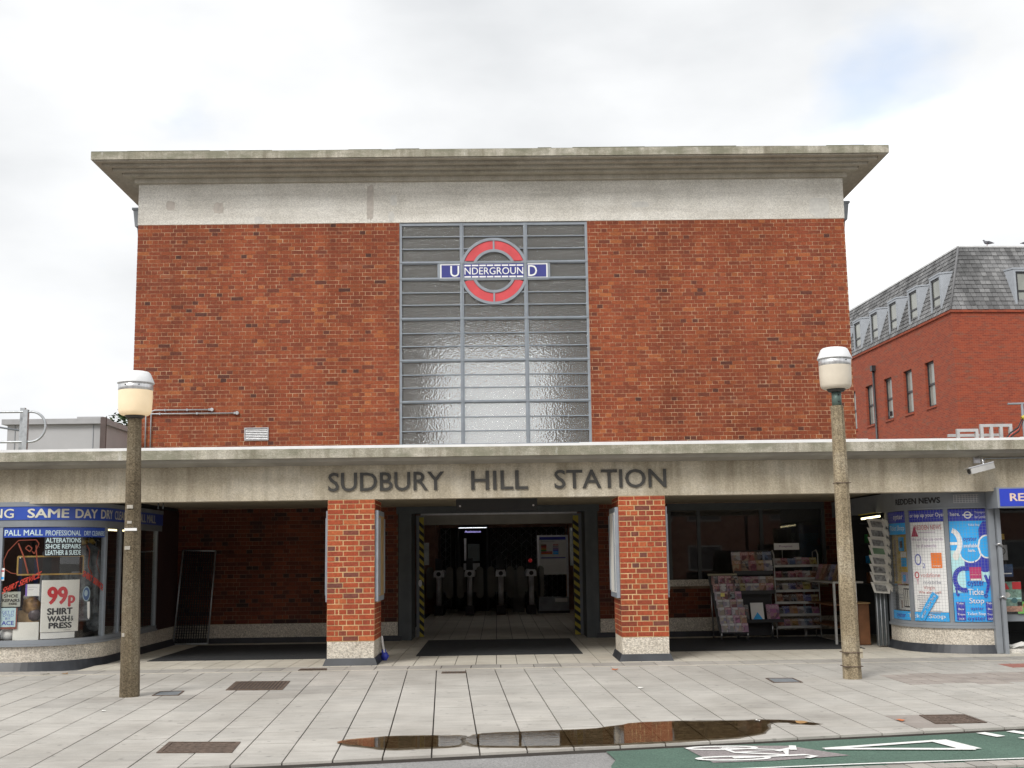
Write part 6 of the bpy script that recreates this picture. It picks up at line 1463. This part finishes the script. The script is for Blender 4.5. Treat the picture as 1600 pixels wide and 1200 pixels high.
m = MB(); m.tube([nb(-.06, -.06, ez), nb(SBK-.02, SBK-.02, tz+.02)], .05, 6); m.build('hip_flashing', plain('hip_grey', (.17, .17, .175), .7), roof)
m = NBm(); m.b(SBK-.06, 14, SBK-.06, SBK+.25, tz+.0, tz+.07); m.b(SBK-.06, SBK+.25, SBK+.25, 24, tz, tz+.07); m.build('roof_kerb', plain('kerb_white', (.62, .62, .62), .6), roof)
for (b_, l_, h_) in ((7.0, 2.4, .16), (10.5, 1.6, .12), (3.5, .9, .08)): m = NBm(); m.b(SBK+.3, SBK+.6, b_, b_+l_, tz+.07, tz+.07+h_); m.build('roof_upstand', SLB, roof)
m = NBm(); m.b(-.07, 14, -.07, .0, ez-.12, ez-.002); m.b(-.07, 0, .0, 24, ez-.12, ez-.002); m.build('brick_cornice', FAR_BRICK, NB)
DORM = plain('dormer_grey', (.36, .385, .42), .5, var=.08)
def dormer(c, front):
    z0, z1 = ez+.02, ez+1.80; w = .56
    def P(u, dep, z): return nb(u, dep, z) if front else nb(dep, u, z)
    m = MB(); y0 = .02
    back = lambda z: (SBK+.05)*(z-ez)/(tz-ez)+.05
    # cheeks, head and face frame
    for s in (-1, 1):
        o_ = .20
        a = [P(c+s*w, y0, z0), P(c+s*(w+o_*.2), back(z0)+.02, z0), P(c+s*(w+o_), back(z1)+.02, z1), P(c+s*w, y0, z1)]
        b = [P(c+s*(w-.05), y0, z0), P(c+s*(w-.05), back(z0)+.02, z0), P(c+s*(w-.05), back(z1)+.02, z1), P(c+s*(w-.05), y0, z1)]
        m.add(a+b, [(0, 1, 2, 3), (7, 6, 5, 4), (0, 3, 7, 4), (3, 2, 6, 7)])
    m.add([P(c-w-.02, y0-.04, z1), P(c+w+.02, y0-.04, z1), P(c+w+.24, back(z1)+.1, z1+.03), P(c-w-.24, back(z1)+.1, z1+.03), P(c-w-.02, y0-.04, z1+.07), P(c+w+.02, y0-.04, z1+.07), P(c+w+.24, back(z1)+.1, z1+.10), P(c-w-.24, back(z1)+.1, z1+.10)], [(0, 1, 2, 3), (4, 5, 6, 7), (0, 1, 5, 4), (1, 2, 6, 5), (3, 0, 4, 7)])
    d = m.build('dormer', DORM, NB)
    def bx(mb, u0, u1, d0, d1, a, b): mb.add([P(u, dd, z) for z in (a, b) for u, dd in ((u0, d0), (u1, d0), (u1, d1), (u0, d1))], [(0, 3, 2, 1), (4, 5, 6, 7), (0, 1, 5, 4), (1, 2, 6, 5), (2, 3, 7, 6), (3, 0, 4, 7)])
    m = MB(); bx(m, c-w, c-w+.10, y0-.02, y0+.06, z0, z1); bx(m, c+w-.10, c+w, y0-.02, y0+.06, z0, z1); bx(m, c-w+.10, c+w-.10, y0-.02, y0+.06, z1-.1, z1); m.build('frame', DORM, d)
    m = MB(); bx(m, c-w+.10, c-w+.19, y0+.03, y0+.09, z0, z1-.1); bx(m, c+w-.19, c+w-.10, y0+.03, y0+.09, z0, z1-.1); bx(m, c-w+.19, c+w-.19, y0+.03, y0+.09, z1-.18, z1-.1); bx(m, c-w+.19, c+w-.19, y0+.03, y0+.09, z0+.78, z0+.86); m.build('sash', SASH, d)
    m = MB(); bx(m, c-w+.19, c+w-.19, y0+.06, y0+.08, z0, z1-.18); m.build('pane', PANE, d)
for c in (1.5, 4.02, 6.5, 9.0, 11.45, 13.95): dormer(c, False)
for c in (3.45, 6.4, 9.4): dormer(c, True)
m = MB(); bq = 9.25; m.tube([nb(-.09, bq, 0), nb(-.09, bq, 10.5)], .055, 8); pipe = m.build('downpipe', SASH, NB)
m = NBm(); m.b(-.2, -.003, bq-.14, bq+.14, 10.5, 10.78); m.build('hopper', SASH, pipe)
m = NBm(); m.b(-.16, -.02, 7.2, 7.35, 7.98, 8.2); m.build('window_vent', SASH, NB)
# pigeons on the roof edge
PIG = plain('pigeon_grey', (.16, .16, .18), .7, var=.3, scale=14)
def pigeon(a, b, label, flip):
    c = Vector(nb(a, b, tz+.07)); s = -1 if flip else 1
    t = thing('pigeon', c, label, 'bird', 'pigeons on the mansard roof edge')
    m = MB(); pts = [(-.30, .135), (-.20, .14), (-.12, .15), (0, .155), (.09, .17), (.13, .21), (.145, .245), (.165, .262), (.195, .258), (.215, .250)]
    m.tube([(c.x+s*x, c.y, c.z+z) for x, z in pts], [.012, .03, .055, .078, .075, .05, .034, .037, .022, .006], 10); m.build('body', PIG, t)
    for dy in (-.03, .03): m = MB(); m.tube([(c.x+s*.02, c.y+dy, c.z+.10), (c.x+s*.03, c.y+dy, c.z+.0), (c.x+s*.07, c.y+dy, c.z+.004)], .008, 5); m.build('leg', plain('pigeon_leg', (.35, .12, .1), .6), t)
    for dy in (-1, 1):
        m = MB(); m.prism([(c.x+s*.08, c.y+dy*.075, c.z+.19), (c.x-s*.02, c.y+dy*.082, c.z+.215), (c.x-s*.24, c.y+dy*.03, c.z+.16), (c.x-s*.05, c.y+dy*.078, c.z+.11)], (0, dy*.012, 0)); m.build('wing', plain('wing_grey', (.10, .10, .115), .7), t)
pigeon(2.30, SBK-.0, 'grey pigeon perched on the mansard roof edge, nearer the corner', True)
pigeon(4.10, SBK-.0, 'grey pigeon perched on the mansard roof edge at the right border', False)

# ------------------------------------------------------------------ covers, gratings and litter on the pavement
def cover_frame(q, label, name, cat, bars, matm, group=None):
    """metal cover let into the paving; q: four corners (near-left, near-right, far-right, far-left)"""
    c = sum((Vector(p) for p in q), Vector((0, 0)))/4; t = thing(name, (c.x, c.y, PZ(c.y)), label, cat, group)
    P3 = lambda x, y, e: (x, y, PZ(y)+e)
    A, B, Cc, D = [Vector(p) for p in q]; f = .06
    ins = lambda u, v: (A.lerp(B, u)).lerp(D.lerp(Cc, u), v)
    m = MB()
    for (u0, u1, v0, v1) in ((0, 1, 0, f), (0, 1, 1-f, 1), (0, f, f, 1-f), (1-f, 1, f, 1-f)):
        m.prism([P3(*ins(u, v), .001) for u, v in ((u0, v0), (u1, v0), (u1, v1), (u0, v1))], (0, 0, .006))
    m.build('frame', RUST, t)
    m = MB(); m.add([P3(*ins(u, v), .0025) for u, v in ((f, f), (1-f, f), (1-f, 1-f), (f, 1-f))], [(0, 1, 2, 3)]); m.build('plate', BLACK if bars else matm, t)
    if bars:
        for k in range(bars):
            u0 = f+(1-2*f)*(k+.15)/bars; u1 = f+(1-2*f)*(k+.78)/bars; m = MB()
            m.prism([P3(*ins(u, v), .003) for u, v in ((u0, f), (u1, f), (u1, 1-f), (u0, 1-f))], (0, 0, .005)); m.build('bar', matm, t)
    else:
        m = MB(); rr = random.Random(3)
        for i in range(1, 9):
            for j in range(1, 5):
                p = ins(f+(1-2*f)*(i-.5)/8.5, f+(1-2*f)*(j-.5)/4.5); m.box(p.x-.012, p.x+.012, p.y-.012, p.y+.012, PZ(p.y)+.003, PZ(p.y)+.005)
        m.build('tread_stud', matm, t, kind='stuff')
cover_frame([(-3.13, 14.0), (-2.47, 13.95), (-2.53, 14.82), (-3.20, 14.86)], 'large slotted drain grating beyond the left lamp post', 'drain_grating', 'drain cover', 14, RUST, 'metal covers in the pavement')
cover_frame([(-2.76, 9.90), (-2.14, 9.85), (-2.18, 10.36), (-2.80, 10.42)], 'rusty pitted cover plate near the kerb at lower left', 'cover_plate', 'manhole cover', 0, RUST, 'metal covers in the pavement')
cover_frame([(3.86, 10.74), (4.33, 10.76), (4.32, 11.25), (3.90, 11.26)], 'brown pitted cover plate near the green cycle lane', 'cover_plate', 'manhole cover', 0, RUST, 'metal covers in the pavement')
cover_frame([(-2.64, 16.04), (-2.26, 16.04), (-2.29, 16.28), (-2.64, 16.28)], 'small dark grating at the foot of the left brick pier', 'drain_grating', 'drain cover', 8, RUST, 'metal covers in the pavement')
cover_frame([(-.72, 15.42), (-.41, 15.42), (-.41, 15.60), (-.72, 15.60)], 'small broken grating in front of the middle of the entrance', 'drain_grating', 'drain cover', 7, RUST, 'metal covers in the pavement')
SLT = plain('slate_cover', (.20, .215, .23), .7, var=.15)
cover_frame([(3.16, 13.92), (3.50, 13.90), (3.49, 14.33), (3.17, 14.36)], 'flat blue grey cover left of the right lamp post', 'cover_plate', 'manhole cover', 0, SLT, 'metal covers in the pavement')
cover_frame([(-3.86, 13.60), (-3.56, 13.60), (-3.60, 14.0), (-3.88, 13.98)], 'flat blue grey cover beside the left lamp post', 'cover_plate', 'manhole cover', 0, SLT, 'metal covers in the pavement')
LEAF = plain('dead_leaf', (.34, .19, .07), .8, var=.3, scale=40)
def leaf(px, py, s, label, mt=LEAF, cat='leaf', nm='fallen_leaf'):
    z = PZ(py)+.004; rr = random.Random(int(px*100)); m = MB(); n = 9; vs = [(px, py, z+s*.12)]
    for k in range(n): a = 2*math.pi*k/n; r_ = s*rr.uniform(.55, 1.0); vs.append((px+r_*math.cos(a), py+r_*math.sin(a)*1.2, z+rr.uniform(0, s*.28)))
    m.add(vs, [(0, k+1, (k+1) % n+1) for k in range(n)]); single(m, nm, mt, label, cat)
leaf(-5.95, 16.0, .07, 'curled brown leaf below the shop plinth at far left', plain('dark_leaf', (.10, .09, .05), .8)); leaf(-5.70, 16.05, .06, 'tan leaf just right of the dark curled leaf by the shop')
leaf(1.50, 15.55, .05, 'orange leaf on the joint in front of the right pier', plain('orange_leaf', (.55, .16, .05), .8)); leaf(2.72, 10.92, .06, 'yellow brown leaf at the right end of the large puddle')
leaf(3.62, 10.95, .05, 'small orange scrap beside the brown cover plate', MATS['orange_leaf'])
for x, y, s, lb in ((1.60, 13.6, .045, 'white paper scrap on the slabs in front of the right pier'), (-4.0, 12.4, .03, 'tiny white scrap left of the left lamp post'), (.60, 15.9, .03, 'tiny white scrap on the channel course by the entrance'), (2.35, 11.08, .04, 'pale scrap at the far edge of the large puddle')):
    leaf(x, y, s, lb, PAPER, 'litter', 'paper_scrap')
